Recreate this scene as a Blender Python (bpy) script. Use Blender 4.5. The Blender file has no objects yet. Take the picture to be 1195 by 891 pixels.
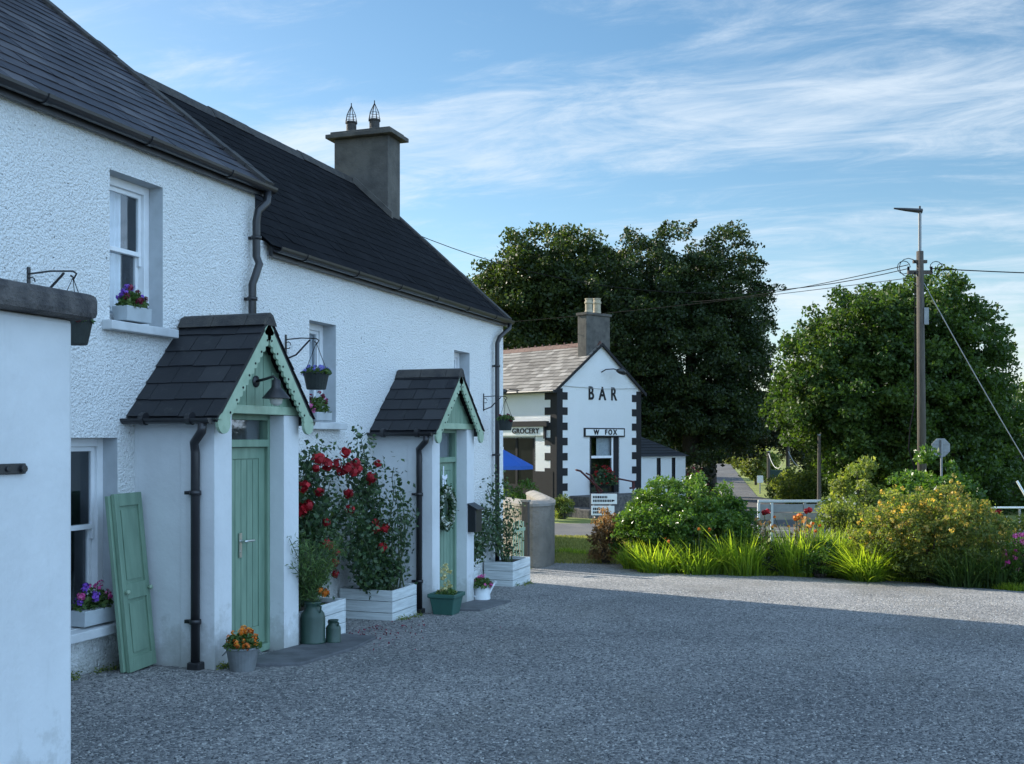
import bpy, math, random
import numpy as np
from mathutils import Vector, Matrix
R = math.radians
random.seed(5)

# ------------------------------------------------------------------ camera, sky, sun
TH = math.atan(433/1250.0); CT, ST = math.cos(TH), math.sin(TH)
CX, CZ = 5.82, 1.85          # camera stands at (CX, 0, CZ); the cottage front is the plane X=0 running along +Y
sc = bpy.context.scene
COL = sc.collection
cam_d = bpy.data.cameras.new('camera'); cam = bpy.data.objects.new('camera', cam_d); COL.objects.link(cam)
cam.location = (CX, 0, CZ); cam.rotation_euler = (R(90), 0, TH)
cam_d.sensor_width = 36; cam_d.lens = 36*1250/1195.0; cam_d.shift_y = 66.5/1195.0
cam_d.clip_start = 0.1; cam_d.clip_end = 3000
sc.camera = cam
SUN_E = R(25); SUN_DIR = Vector((-0.94, 0.342, 0)).normalized()     # towards the sun, on the ground plan
SUN_ROT = math.atan2(SUN_DIR.x, SUN_DIR.y)
world = bpy.data.worlds.new("World"); sc.world = world; world.use_nodes = True
wn = world.node_tree; wn.nodes.clear()
def N(t, typ, **kw):
    n = t.nodes.new(typ)
    for k, v in kw.items():
        if k in ('inputs',):
            for a, b in v.items(): n.inputs[a].default_value = b
        else: setattr(n, k, v)
    return n
sky = N(wn, 'ShaderNodeTexSky', sky_type='NISHITA', sun_disc=False, sun_elevation=SUN_E, sun_rotation=SUN_ROT, air_density=1.0, dust_density=0.3, ozone_density=1.6)
bg1 = N(wn, 'ShaderNodeBackground'); bg1.inputs['Strength'].default_value = 0.078
bg2 = N(wn, 'ShaderNodeBackground'); bg2.inputs['Color'].default_value = (0.52, 0.735, 1.0, 1); bg2.inputs['Strength'].default_value = 0.95
wout = N(wn, 'ShaderNodeOutputWorld')
L = wn.links.new
hs = N(wn, 'ShaderNodeHueSaturation', inputs={'Hue': 0.493, 'Saturation': 1.18, 'Value': 1.0}); L(sky.outputs[0], hs.inputs['Color']); L(hs.outputs[0], bg1.inputs['Color'])
tc = N(wn, 'ShaderNodeTexCoord'); sep = N(wn, 'ShaderNodeSeparateXYZ'); L(tc.outputs['Generated'], sep.inputs[0])
def wm(op, a, b=None, clamp=False):
    m = N(wn, 'ShaderNodeMath', operation=op, use_clamp=clamp)
    for i, v in enumerate((a, b)):
        if v is None: continue
        if isinstance(v, (int, float)): m.inputs[i].default_value = v
        else: L(v, m.inputs[i])
    return m.outputs[0]
zz = wm('ADD', wm('MAXIMUM', sep.outputs[2], 0.0), 0.16)
cmb = N(wn, 'ShaderNodeCombineXYZ'); L(wm('DIVIDE', sep.outputs[0], zz), cmb.inputs[0]); L(wm('DIVIDE', sep.outputs[1], zz), cmb.inputs[1])
mp = N(wn, 'ShaderNodeMapping'); mp.inputs['Rotation'].default_value = (0, 0, R(-35)); mp.inputs['Scale'].default_value = (0.55, 1.25, 1); L(cmb.outputs[0], mp.inputs[0])
n1 = N(wn, 'ShaderNodeTexNoise', inputs={'Scale': 1.3, 'Detail': 12, 'Roughness': 0.66, 'Distortion': 0.9}); L(mp.outputs[0], n1.inputs['Vector'])
n2 = N(wn, 'ShaderNodeTexNoise', inputs={'Scale': 0.6, 'Detail': 4, 'Roughness': 0.5, 'Distortion': 0.4}); L(cmb.outputs[0], n2.inputs['Vector'])
n3 = N(wn, 'ShaderNodeTexNoise', inputs={'Scale': 4.5, 'Detail': 8, 'Roughness': 0.7, 'Distortion': 1.2}); L(mp.outputs[0], n3.inputs['Vector'])
s1 = wm('ADD', wm('ADD', wm('MULTIPLY', n1.outputs[0], 0.62), wm('MULTIPLY', n2.outputs[0], 0.34)), wm('MULTIPLY', n3.outputs[0], 0.34))
# unseen bright blue clouds added opposite the sun to light the shaded fronts
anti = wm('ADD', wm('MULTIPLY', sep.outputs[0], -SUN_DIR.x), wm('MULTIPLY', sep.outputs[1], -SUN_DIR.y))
fill_bank = N(wn, 'ShaderNodeMapRange'); L(anti, fill_bank.inputs[0]); fill_bank.inputs[1].default_value = -0.15; fill_bank.inputs[2].default_value = 0.6; fill_bank.interpolation_type = 'SMOOTHSTEP'
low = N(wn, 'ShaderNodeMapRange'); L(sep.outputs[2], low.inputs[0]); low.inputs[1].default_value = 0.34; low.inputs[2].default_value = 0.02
s1 = wm('ADD', wm('ADD', s1, wm('MULTIPLY', fill_bank.outputs[0], 0.16)), wm('SUBTRACT', wm('MULTIPLY', low.outputs[0], 0.085), 0.035))
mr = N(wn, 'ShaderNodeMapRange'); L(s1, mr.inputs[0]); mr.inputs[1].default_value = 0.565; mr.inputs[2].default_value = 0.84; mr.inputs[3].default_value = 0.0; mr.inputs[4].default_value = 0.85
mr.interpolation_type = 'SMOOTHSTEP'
cw = N(wn, 'ShaderNodeMix', data_type='RGBA'); L(fill_bank.outputs[0], cw.inputs[0]); cw.inputs[6].default_value = (0.80, 0.90, 1.0, 1); cw.inputs[7].default_value = (0.44, 0.68, 1.0, 1); L(cw.outputs[2], bg2.inputs['Color'])
L(wm('ADD', wm('MULTIPLY', fill_bank.outputs[0], 0.98), 0.54), bg2.inputs['Strength'])
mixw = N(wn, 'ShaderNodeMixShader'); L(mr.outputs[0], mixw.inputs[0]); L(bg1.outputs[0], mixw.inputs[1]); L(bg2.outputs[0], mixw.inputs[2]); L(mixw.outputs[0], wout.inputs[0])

sl = bpy.data.lights.new('sun', 'SUN'); sl.energy = 5.0; sl.angle = R(0.6); sl.color = (1.0, 0.92, 0.79)
so = bpy.data.objects.new('sun', sl); COL.objects.link(so)
sd = Vector((SUN_DIR.x*math.cos(SUN_E), SUN_DIR.y*math.cos(SUN_E), math.sin(SUN_E)))
so.rotation_euler = sd.to_track_quat('Z', 'Y').to_euler()
sc.view_settings.view_transform = 'Standard'; sc.view_settings.look = 'None'; sc.view_settings.gamma = 1
sc.view_settings.exposure = 1.0

# ------------------------------------------------------------------ where things stand
GB = [(-400, .265), (2, .265), (19, -.585), (42, -1.25), (55, -1.35), (85, -2.65), (170, -2.65), (700, 6.0), (1500, 6.0)]
def gz(y):
    for (a, za), (b, zb) in zip(GB, GB[1:]):
        if y <= b: return za + (zb-za)*(y-a)/(b-a)
    return GB[-1][1]
def ray(px, py):
    x = (px-597.5)/1250; u = (512-py)/1250
    return Vector((CT*x - ST, CT + ST*x, u))
CAM = Vector((CX, 0, CZ))
def at(px, py, Z): return CAM + ray(px, py)*Z
def onX(px, py, X):
    d = ray(px, py); return CAM + d*((X-CX)/d.x)
def onY(px, py, Y):
    d = ray(px, py); return CAM + d*(Y/d.y)
def gp(px, py):
    d = ray(px, py); lo, hi = 1.0, 600.0
    for _ in range(50):
        m = (lo+hi)/2; p = CAM + d*m
        if p.z > gz(p.y): lo = m
        else: hi = m
    p = CAM + d*lo; p.z = gz(p.y); return p
def stand(px, Z):                 # ground point below image column px at depth Z
    p = at(px, 512, Z); p.z = gz(p.y); return p

# ------------------------------------------------------------------ tagging and mesh building
ROOTM = {}
def tag(o, label=None, cat=None, group=None, kind=None):
    if label: o['label'] = label
    if cat: o['category'] = cat
    if group: o['group'] = group
    if kind: o['kind'] = kind
    return o
def thing(name, label, cat, loc=(0, 0, 0), rz=0, group=None):
    o = bpy.data.objects.new(name, None); COL.objects.link(o)
    o.location = loc; o.rotation_euler = (0, 0, rz); o.empty_display_size = .2
    ROOTM[o.name] = Matrix.Translation(loc) @ Matrix.Rotation(rz, 4, 'Z')
    return tag(o, label, cat, group)
def link(name, me, mat, parent=None, world=True, smooth=False, bevel=0):
    if mat is not None: me.materials.append(mat)
    o = bpy.data.objects.new(name, me); COL.objects.link(o)
    if parent is not None:
        o.parent = parent
        root = parent
        while root.parent: root = root.parent
        M = ROOTM[root.name]
        if world:
            me.transform(M.inverted())
    if smooth:
        me.polygons.foreach_set('use_smooth', [True]*len(me.polygons))
    if bevel:
        b = o.modifiers.new('bevel', 'BEVEL'); b.width = bevel; b.segments = 2; b.limit_method = 'ANGLE'; b.angle_limit = R(40)
    return o

class MB:
    def __init__(s): s.v = []; s.f = []; s.t = []
    def _add(s, vs, fs, tone=None):
        b = len(s.v); s.v += [tuple(v) for v in vs]; s.f += [[b+i for i in f] for f in fs]
        t = random.random() if tone is None else tone
        s.t += [t]*len(fs); return s
    def box(s, x0, x1, y0, y1, z0, z1, tone=None):
        if x0 > x1: x0, x1 = x1, x0
        if y0 > y1: y0, y1 = y1, y0
        if z0 > z1: z0, z1 = z1, z0
        v = [(x0,y0,z0),(x1,y0,z0),(x1,y1,z0),(x0,y1,z0),(x0,y0,z1),(x1,y0,z1),(x1,y1,z1),(x0,y1,z1)]
        return s._add(v, [(0,3,2,1),(4,5,6,7),(0,1,5,4),(1,2,6,5),(2,3,7,6),(3,0,4,7)], tone)
    def obb(s, c, ax, ay, az, tone=None):      # centre and three half axes
        c, ax, ay, az = map(Vector, (c, ax, ay, az))
        v = [c+i*ax+j*ay+k*az for k in (-1,1) for (i,j) in ((-1,-1),(1,-1),(1,1),(-1,1))]
        return s._add(v, [(0,3,2,1),(4,5,6,7),(0,1,5,4),(1,2,6,5),(2,3,7,6),(3,0,4,7)], tone)
    def poly(s, pts, tone=None): return s._add(pts, [tuple(range(len(pts)))], tone)
    def prism(s, pts, off, tone=None):          # outline swept by off
        n = len(pts); off = Vector(off)
        v = [Vector(p) for p in pts] + [Vector(p)+off for p in pts]
        return s._add(v, [tuple(range(n))[::-1], tuple(range(n, 2*n))] + [(i, (i+1) % n, n+(i+1) % n, n+i) for i in range(n)], tone)
    def tube(s, pts, r, n=8, cap=True, tone=None):
        pts = [Vector(p) for p in pts]; m = len(pts)
        rs = r if isinstance(r, (list, tuple)) else [r]*m
        v = []; prev = None
        for i, p in enumerate(pts):
            d = (pts[min(i+1, m-1)] - pts[max(i-1, 0)])
            d = d.normalized() if d.length > 1e-9 else Vector((0, 0, 1))
            if prev is None: a = Vector((0, 0, 1)) if abs(d.z) < .9 else Vector((1, 0, 0)); u = d.cross(a).normalized()
            else:
                u = prev - d*prev.dot(d); u = u.normalized() if u.length > 1e-6 else d.orthogonal().normalized()
            prev = u; w = d.cross(u)
            for k in range(n):
                t = 2*math.pi*k/n; v.append(p + (u*math.cos(t)+w*math.sin(t))*rs[i])
        f = [(i*n+k, i*n+(k+1) % n, (i+1)*n+(k+1) % n, (i+1)*n+k) for i in range(m-1) for k in range(n)]
        if cap: f += [tuple(range(n))[::-1], tuple(range((m-1)*n, m*n))]
        return s._add(v, f, tone)
    def lathe(s, prof, c=(0, 0, 0), n=24, tone=None, rz=0, sides=None):   # prof: (r, z)
        c = Vector(c); n = sides or n; v = []
        for r, z in prof:
            for k in range(n):
                t = 2*math.pi*(k+.5)/n+rz; v.append(c+Vector((r*math.cos(t), r*math.sin(t), z)))
        m = len(prof)
        f = [(i*n+k, i*n+(k+1) % n, (i+1)*n+(k+1) % n, (i+1)*n+k) for i in range(m-1) for k in range(n)]
        f += [tuple(range(n))[::-1], tuple(range((m-1)*n, m*n))]
        return s._add(v, f, tone)
    def build(s, name, mat, parent=None, world=True, smooth=False, bevel=0, kind=None):
        me = bpy.data.meshes.new(name); me.from_pydata(s.v, [], s.f)
        a = me.attributes.new('tone', 'FLOAT', 'FACE'); a.data.foreach_set('value', s.t)
        me.update()
        o = link(name, me, mat, parent, world, smooth, bevel)
        if kind: o['kind'] = kind
        return o
def np_quads(name, V, tone, mat, parent=None, world=True, kind=None):   # V: (n,4,3)
    n = len(V); me = bpy.data.meshes.new(name)
    me.vertices.add(4*n); me.vertices.foreach_set('co', V.reshape(-1).astype(np.float32))
    me.loops.add(4*n); me.loops.foreach_set('vertex_index', np.arange(4*n, dtype=np.int32))
    me.polygons.add(n); me.polygons.foreach_set('loop_start', np.arange(0, 4*n, 4, dtype=np.int32))
    try: me.polygons.foreach_set('loop_total', np.full(n, 4, dtype=np.int32))
    except Exception: pass
    a = me.attributes.new('tone', 'FLOAT', 'FACE'); a.data.foreach_set('value', np.asarray(tone, dtype=np.float32))
    me.update(calc_edges=True); me.validate()
    o = link(name, me, mat, parent, world)
    if kind: o['kind'] = kind
    return o

# ------------------------------------------------------------------ materials
def mat_base(name):
    m = bpy.data.materials.new(name); m.use_nodes = True; t = m.node_tree; t.nodes.clear()
    o = N(t, 'ShaderNodeOutputMaterial'); p = N(t, 'ShaderNodeBsdfPrincipled'); t.links.new(p.outputs[0], o.inputs[0])
    return m, t, p, o
def rgba(c): return (c[0], c[1], c[2], 1)
def ramp(t, stops, fac):
    r = N(t, 'ShaderNodeValToRGB'); e = r.color_ramp.elements
    while len(e) < len(stops): e.new(0.5)
    for i, (p, c) in enumerate(stops): e[i].position = p; e[i].color = rgba(c) if len(c) == 3 else c
    t.links.new(fac, r.inputs[0]); return r.outputs[0]
def mixc(t, f, a, b, mode='MIX'):
    m = N(t, 'ShaderNodeMix', data_type='RGBA', blend_type=mode)
    for i, v in ((0, f), (6, a), (7, b)):
        if isinstance(v, (int, float)): m.inputs[i].default_value = v
        elif isinstance(v, tuple): m.inputs[i].default_value = rgba(v)
        else: t.links.new(v, m.inputs[i])
    return m.outputs[2]
def noise(t, scale, detail=4, rough=.55, vec=None, mapscale=None):
    n = N(t, 'ShaderNodeTexNoise', inputs={'Scale': scale, 'Detail': detail, 'Roughness': rough})
    tcn = N(t, 'ShaderNodeTexCoord'); src = tcn.outputs['Object']
    if mapscale:
        mpn = N(t, 'ShaderNodeMapping'); mpn.inputs['Scale'].default_value = mapscale; t.links.new(src, mpn.inputs[0]); src = mpn.outputs[0]
    t.links.new(src, n.inputs['Vector']); return n.outputs[0]
def voro(t, scale, feature='F1', out='Distance', mapscale=None):
    n = N(t, 'ShaderNodeTexVoronoi', feature=feature, inputs={'Scale': scale})
    tcn = N(t, 'ShaderNodeTexCoord'); src = tcn.outputs['Object']
    t.links.new(src, n.inputs['Vector']); return n.outputs[out]
def bump(t, p, h, strength=.5, dist=.01):
    b = N(t, 'ShaderNodeBump'); b.inputs['Strength'].default_value = strength; b.inputs['Distance'].default_value = dist
    t.links.new(h, b.inputs['Height']); t.links.new(b.outputs[0], p.inputs['Normal'])
def mth(t, op, a, b=None):
    m = N(t, 'ShaderNodeMath', operation=op)
    for i, v in enumerate((a, b)):
        if v is None: continue
        if isinstance(v, (int, float)): m.inputs[i].default_value = v
        else: t.links.new(v, m.inputs[i])
    return m.outputs[0]
def plain(name, c, rough=.6, var=.15, scale=6, bs=.15, bd=.004, metal=0, mapscale=None, c2=None, spec=.5):
    m, t, p, o = mat_base(name)
    n = noise(t, scale, 5, .6, mapscale=mapscale)
    d = c2 or tuple(x*(1-var*2) for x in c)
    col = ramp(t, [(.3, d), (.62, c)], n)
    t.links.new(col, p.inputs['Base Color']); p.inputs['Roughness'].default_value = rough; p.inputs['Metallic'].default_value = metal
    p.inputs['Specular IOR Level'].default_value = spec
    if bs: bump(t, p, noise(t, scale*8, 4, .6, mapscale=mapscale), bs, bd)
    return m
def footdirt(t, base, col=(.17, .17, .13), amount=.55):
    g = N(t, 'ShaderNodeNewGeometry'); sp_ = N(t, 'ShaderNodeSeparateXYZ'); t.links.new(g.outputs['Position'], sp_.inputs[0])
    h = mth(t, 'ADD', sp_.outputs[2], mth(t, 'MULTIPLY', mth(t, 'SUBTRACT', sp_.outputs[1], 7.3), .05))
    n = noise(t, 6, 6, .7)
    f = ramp(t, [(.0, (1, 1, 1)), (1, (0, 0, 0))], mth(t, 'DIVIDE', mth(t, 'SUBTRACT', h, .0), mth(t, 'MULTIPLY', mth(t, 'POWER', n, 2.5), 1.9)))
    return mixc(t, mth(t, 'MULTIPLY', f, amount), base, col)
def roughcast(name, c=(.88, .89, .88), specks=.17):
    m, t, p, o = mat_base(name)
    v = voro(t, 52); v2 = voro(t, 110); n = noise(t, 40, 5, .7)
    h = mth(t, 'ADD', mth(t, 'MULTIPLY', mth(t, 'SUBTRACT', .6, v), 1.0), mth(t, 'MULTIPLY', n, 1.3))
    h = mth(t, 'ADD', h, mth(t, 'MULTIPLY', mth(t, 'SUBTRACT', .5, v2), .35))
    spk = ramp(t, [(.66, (0, 0, 0)), (.73, (1, 1, 1))], noise(t, 26, 3, .55))
    big = noise(t, 1.2, 4, .6)
    c2 = tuple(x*.90 for x in c)
    base = mixc(t, big, c2, c)
    pit = ramp(t, [(.33, (1, 1, 1)), (.47, (0, 0, 0))], n)
    base = mixc(t, mth(t, 'MULTIPLY', pit, .22), base, (.34, .35, .36))
    base = mixc(t, mth(t, 'MULTIPLY', spk, specks*6), base, (.2, .2, .2))
    if specks > .07: base = footdirt(t, base)
    drip = ramp(t, [(.60, (0, 0, 0)), (.78, (1, 1, 1))], noise(t, 2, 6, .7, mapscale=(4, 4, .3)))
    base = mixc(t, mth(t, 'MULTIPLY', drip, .20), base, (.40, .41, .38))
    t.links.new(base, p.inputs['Base Color']); p.inputs['Roughness'].default_value = .9; p.inputs['Specular IOR Level'].default_value = .2
    bump(t, p, h, 1.0, .016)
    return m
def smoothwall(name, c):
    m, t, p, o = mat_base(name)
    n = noise(t, 1.3, 6, .65); n2 = noise(t, 9, 5, .7)
    base = ramp(t, [(.3, tuple(x*.86 for x in c)), (.6, c)], n)
    stain = ramp(t, [(.62, (0, 0, 0)), (.78, (1, 1, 1))], n2)
    base = mixc(t, mth(t, 'MULTIPLY', stain, .22), base, (.42, .43, .42))
    base = footdirt(t, base)
    drip = ramp(t, [(.60, (0, 0, 0)), (.75, (1, 1, 1))], noise(t, 3, 6, .7, mapscale=(3, 3, .35)))
    base = mixc(t, mth(t, 'MULTIPLY', drip, .22), base, (.36, .37, .34))
    t.links.new(base, p.inputs['Base Color']); p.inputs['Roughness'].default_value = .75; p.inputs['Specular IOR Level'].default_value = .3
    bump(t, p, mth(t, 'ADD', noise(t, 14, 5, .6), mth(t, 'MULTIPLY', n, .6)), .35, .012)
    return m
def slate(name, stops, rough=.6, moss=0.0, mosscol=(.16, .15, .07), spec=.35):
    m, t, p, o = mat_base(name)
    a = N(t, 'ShaderNodeAttribute', attribute_name='tone')
    n = noise(t, 5, 5, .65)
    f = mth(t, 'ADD', mth(t, 'MULTIPLY', a.outputs['Fac'], .75), mth(t, 'MULTIPLY', n, .3))
    base = ramp(t, stops, f)
    if moss:
        k = ramp(t, [(.58, (0, 0, 0)), (.68, (1, 1, 1))], noise(t, 7, 6, .7))
        base = mixc(t, mth(t, 'MULTIPLY', k, moss), base, mosscol)
    t.links.new(base, p.inputs['Base Color']); p.inputs['Roughness'].default_value = rough; p.inputs['Specular IOR Level'].default_value = spec
    bump(t, p, noise(t, 40, 5, .7), .35, .006)
    return m
def leafmat(name, stops, trans=.35, rough=.55, tint=(1.0, 1.0, .35), tboost=2.0):
    m, t, p, o = mat_base(name)
    a = N(t, 'ShaderNodeAttribute', attribute_name='tone')
    col = ramp(t, stops, a.outputs['Fac'])
    t.links.new(col, p.inputs['Base Color']); p.inputs['Roughness'].default_value = rough; p.inputs['Specular IOR Level'].default_value = .35
    tr = N(t, 'ShaderNodeBsdfTranslucent'); tb = N(t, 'ShaderNodeMix', data_type='RGBA', blend_type='MULTIPLY', clamp_result=False); tb.inputs[0].default_value = 1.0; t.links.new(col, tb.inputs[6]); tb.inputs[7].default_value = (tint[0]*tboost, tint[1]*tboost, tint[2]*tboost, 1); t.links.new(tb.outputs[2], tr.inputs[0])
    mx = N(t, 'ShaderNodeMixShader'); mx.inputs[0].default_value = trans
    t.links.new(p.outputs[0], mx.inputs[1]); t.links.new(tr.outputs[0], mx.inputs[2]); t.links.new(mx.outputs[0], o.inputs[0])
    return m
def glassmat(name, tr=(.93, .95, .96), fac=.35):
    m, t, p, o = mat_base(name)
    p.inputs['Base Color'].default_value = (.02, .025, .03, 1); p.inputs['Roughness'].default_value = .03
    g = N(t, 'ShaderNodeBsdfGlossy'); g.inputs['Roughness'].default_value = .02; g.inputs[0].default_value = (.9, .95, 1, 1)
    tp = N(t, 'ShaderNodeBsdfTransparent'); tp.inputs[0].default_value = rgba(tr)
    fr = N(t, 'ShaderNodeLayerWeight'); fr.inputs[0].default_value = .5
    f = mth(t, 'ADD', mth(t, 'MULTIPLY', mth(t, 'POWER', fr.outputs['Facing'], 3.0), .65), .06)
    mx = N(t, 'ShaderNodeMixShader'); t.links.new(f, mx.inputs[0]); t.links.new(tp.outputs[0], mx.inputs[1]); t.links.new(g.outputs[0], mx.inputs[2])
    t.links.new(mx.outputs[0], o.inputs[0]); return m
def gravelmat(name, stops, sc_=46, bs=1.0):
    m, t, p, o = mat_base(name)
    v = N(t, 'ShaderNodeTexVoronoi', inputs={'Scale': sc_}); tcn = N(t, 'ShaderNodeTexCoord'); t.links.new(tcn.outputs['Object'], v.inputs['Vector'])
    bw = N(t, 'ShaderNodeRGBToBW'); t.links.new(v.outputs['Color'], bw.inputs[0])
    big = noise(t, .45, 6, .65)
    f = mth(t, 'ADD', mth(t, 'MULTIPLY', bw.outputs[0], .75), mth(t, 'MULTIPLY', mth(t, 'SUBTRACT', big, .22), .75))
    col = ramp(t, stops, f)
    dirt = ramp(t, [(.52, (0, 0, 0)), (.66, (1, 1, 1))], noise(t, .55, 8, .7, mapscale=(1, .45, 1)))
    col = mixc(t, mth(t, 'MULTIPLY', dirt, .5), col, (.17, .16, .14))
    t.links.new(col, p.inputs['Base Color']); p.inputs['Roughness'].default_value = .85; p.inputs['Specular IOR Level'].default_value = .3
    h = mth(t, 'ADD', mth(t, 'SUBTRACT', 1.0, v.outputs['Distance']), mth(t, 'MULTIPLY', noise(t, 90, 3, .7), .5))
    bump(t, p, h, bs, .02)
    return m
M = {}
M['roughcast'] = roughcast('roughcast_white')
M['roughcast2'] = roughcast('roughcast_white_bar', (.80, .81, .81), .05)
M['smooth'] = smoothwall('painted_render', (.64, .66, .67))
M['sillpaint'] = plain('sill_paint', (.55, .57, .58), .6, .1)
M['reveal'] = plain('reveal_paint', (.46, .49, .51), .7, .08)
M['slate_left'] = slate('slate_purple_grey', [(.1, (.022, .021, .026)), (.55, (.042, .038, .046)), (.95, (.10, .092, .098))], .55, .25, (.11, .10, .085))
M['slate_right'] = slate('slate_black', [(.1, (.005, .0055, .007)), (.6, (.008, .0085, .011)), (.98, (.014, .0145, .017))], .95, .15, (.045, .045, .04), .12)
M['slate_porch'] = slate('slate_porch', [(.1, (.013, .014, .017)), (.6, (.022, .023, .027)), (.98, (.042, .043, .046))], .6, .25, (.09, .09, .08))
M['slate_bar'] = slate('slate_bar', [(.15, (.09, .082, .075)), (.55, (.175, .16, .145)), (.95, (.33, .31, .285))], .7, .3, (.16, .15, .10))
M['ridge'] = plain('ridge_tile', (.06, .055, .05), .8, .3, 7, .5, .02, c2=(.025, .025, .028))
M['ridge_red'] = plain('ridge_tile_red', (.12, .055, .042), .8, .2)
M['cement'] = plain('chimney_cement', (.105, .098, .088), .9, .2, 3, .5, .02, c2=(.05, .048, .045))
M['cement_pale'] = plain('cement_pale', (.24, .225, .205), .9, .2, 2.2, .6, .03, c2=(.15, .145, .13))
M['stonecap'] = plain('stone_cap', (.13, .12, .115), .9, .3, 9, .8, .02, c2=(.035, .035, .04))
M['wallgrey'] = plain('mossy_wall', (.22, .195, .165), .95, .2, 2.5, .9, .04, c2=(.13, .12, .10))
M['black'] = plain('black_paint', (.018, .019, .022), .4, .1, 5, .1)
M['gutter'] = plain('black_gutter', (.022, .022, .025), .35, .2, 3, .2)
M['blackmatt'] = plain('black_masonry_paint', (.012, .012, .014), .9, .15, 5, .4, .01)
M['white'] = plain('white_paint', (.78, .79, .80), .45, .06, 5, .1)
M['planter'] = plain('planter_paint', (.62, .66, .66), .7, .12, 3, .5, .006, mapscale=(1, 1, 12), c2=(.42, .45, .45))
M['green'] = plain('sage_green_paint', (.185, .285, .205), .5, .05, 2.5, .2, .004, mapscale=(5, 5, 1), c2=(.13, .215, .152))
M['greenpale'] = plain('pale_sage_paint', (.33, .44, .32), .5, .12, 8, .2, .004, c2=(.24, .34, .24))
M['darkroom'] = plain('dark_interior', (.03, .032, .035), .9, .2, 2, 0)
M['curtain'] = plain('curtain', (.85, .87, .90), .9, .1, 12, .2, .01, mapscale=(1, 6, .2))
M['curtainblind'] = plain('blind', (.45, .48, .5), .9, .1, 12, 0)
M['glass'] = glassmat('window_glass'); M['darkglass'] = plain('shop_glass', (.012, .014, .013), .25, .2, 3, 0, spec=.15)
M['chrome'] = plain('brushed_metal', (.62, .62, .60), .3, .05, 9, 0, metal=1)
M['galv'] = plain('galvanised', (.30, .32, .33), .45, .15, 9, .2, .004, metal=.6)
M['bulb'] = plain('milk_glass', (.55, .55, .5), .15, .05, 9, 0)
M['churn'] = plain('churn_green', (.025, .06, .045), .45, .15, 7, .2)
M['potgreen'] = plain('pot_green_plastic', (.03, .105, .085), .45, .1, 6, .1)
M['potdark'] = plain('dark_basket', (.02, .028, .026), .8, .2, 14, .6, .01)
M['slab'] = plain('slate_slab', (.12, .125, .135), .7, .25, 5, .5, .01)
M['pale_enamel'] = plain('pale_enamel', (.66, .70, .72), .35, .06, 6, .05)
M['boxgrey'] = plain('window_box_grey', (.42, .46, .48), .6, .08, 6, .1)
M['ribbon'] = plain('ribbon', (.75, .78, .85), .6, .05, 6, 0)
M['wood'] = plain('weathered_pole', (.085, .072, .06), .9, .2, 4, .6, .02, mapscale=(6, 6, .6), c2=(.05, .045, .04))
M['metalgrey'] = plain('grey_metal', (.22, .235, .25), .5, .1, 6, .1, metal=.3)
M['wire'] = plain('cable', (.012, .012, .014), .9, .1, 3, 0, spec=.05)
M['wirepale'] = plain('cable_pale', (.45, .45, .43), .6, .1, 3, 0)
M['red'] = plain('red_rail', (.07, .012, .014), .5, .1, 5, .1)
M['terra'] = plain('clay_pot', (.42, .36, .26), .8, .2, 4, .3)
M['signwhite'] = plain('sign_white', (.72, .73, .72), .5, .05, 4, 0)
M['blue'] = plain('parasol_blue', (.015, .09, .38), .7, .05, 3, .1)
M['parasolgreen'] = plain('parasol_green', (.02, .24, .16), .7, .05, 3, .1)
M['bark'] = plain('bark', (.085, .07, .055), .95, .3, 5, .8, .04, mapscale=(4, 4, 1))
M['twig'] = plain('green_stem', (.06, .085, .035), .8, .2, 8, .1)
M['soil'] = plain('soil', (.055, .042, .03), .95, .3, 9, .8, .03)
M['gravel'] = gravelmat('gravel', [(.08, (.05, .053, .058)), (.42, (.155, .16, .165)), (.75, (.33, .325, .315)), (1, (.52, .50, .47))])
M['asphalt'] = gravelmat('asphalt', [(.1, (.055, .056, .06)), (.6, (.09, .09, .092)), (1, (.13, .13, .13))], 60, .3)
M['roadwhite'] = plain('road_paint', (.6, .6, .58), .8, .15, 12, .2)
def stonemat():
    m, t, p, o = mat_base('gravel_stone')
    a = N(t, 'ShaderNodeAttribute', attribute_name='tone')
    col = ramp(t, [(0, (.04, .043, .048)), (.5, (.14, .142, .145)), (.8, (.29, .285, .28)), (1, (.52, .51, .48))], a.outputs['Fac'])
    t.links.new(col, p.inputs['Base Color']); p.inputs['Roughness'].default_value = .8; return m
M['stone'] = stonemat()
def grassmat():
    m, t, p, o = mat_base('grass_ground')
    f = mth(t, 'ADD', mth(t, 'MULTIPLY', noise(t, .35, 5, .6), .6), mth(t, 'MULTIPLY', noise(t, 6, 5, .7), .45))
    col = ramp(t, [(.3, (.075, .10, .02)), (.52, (.16, .20, .035)), (.72, (.30, .28, .09))], f)
    t.links.new(col, p.inputs['Base Color']); p.inputs['Roughness'].default_value = .9
    bump(t, p, noise(t, 25, 5, .75), .8, .05); return m
M['grass'] = grassmat()
G3 = lambda a, b, c: [(0, a), (.55, b), (1, c)]
M['leaf_chestnut'] = leafmat('leaf_chestnut', G3((0.012, 0.026, 0.008), (0.03, 0.052, 0.012), (0.075, 0.095, 0.02)), 0.32)
M['leaf_beech'] = leafmat('leaf_beech', G3((0.01, 0.022, 0.008), (0.022, 0.042, 0.012), (0.052, 0.072, 0.018)), 0.3)
M['leaf_sycamore'] = leafmat('leaf_sycamore', G3((0.018, 0.042, 0.01), (0.04, 0.082, 0.016), (0.085, 0.13, 0.024)), 0.34)
M['leaf_dark'] = leafmat('leaf_dark', G3((0.008, 0.014, 0.006), (0.014, 0.023, 0.008), (0.028, 0.039, 0.011)), 0.24)
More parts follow.
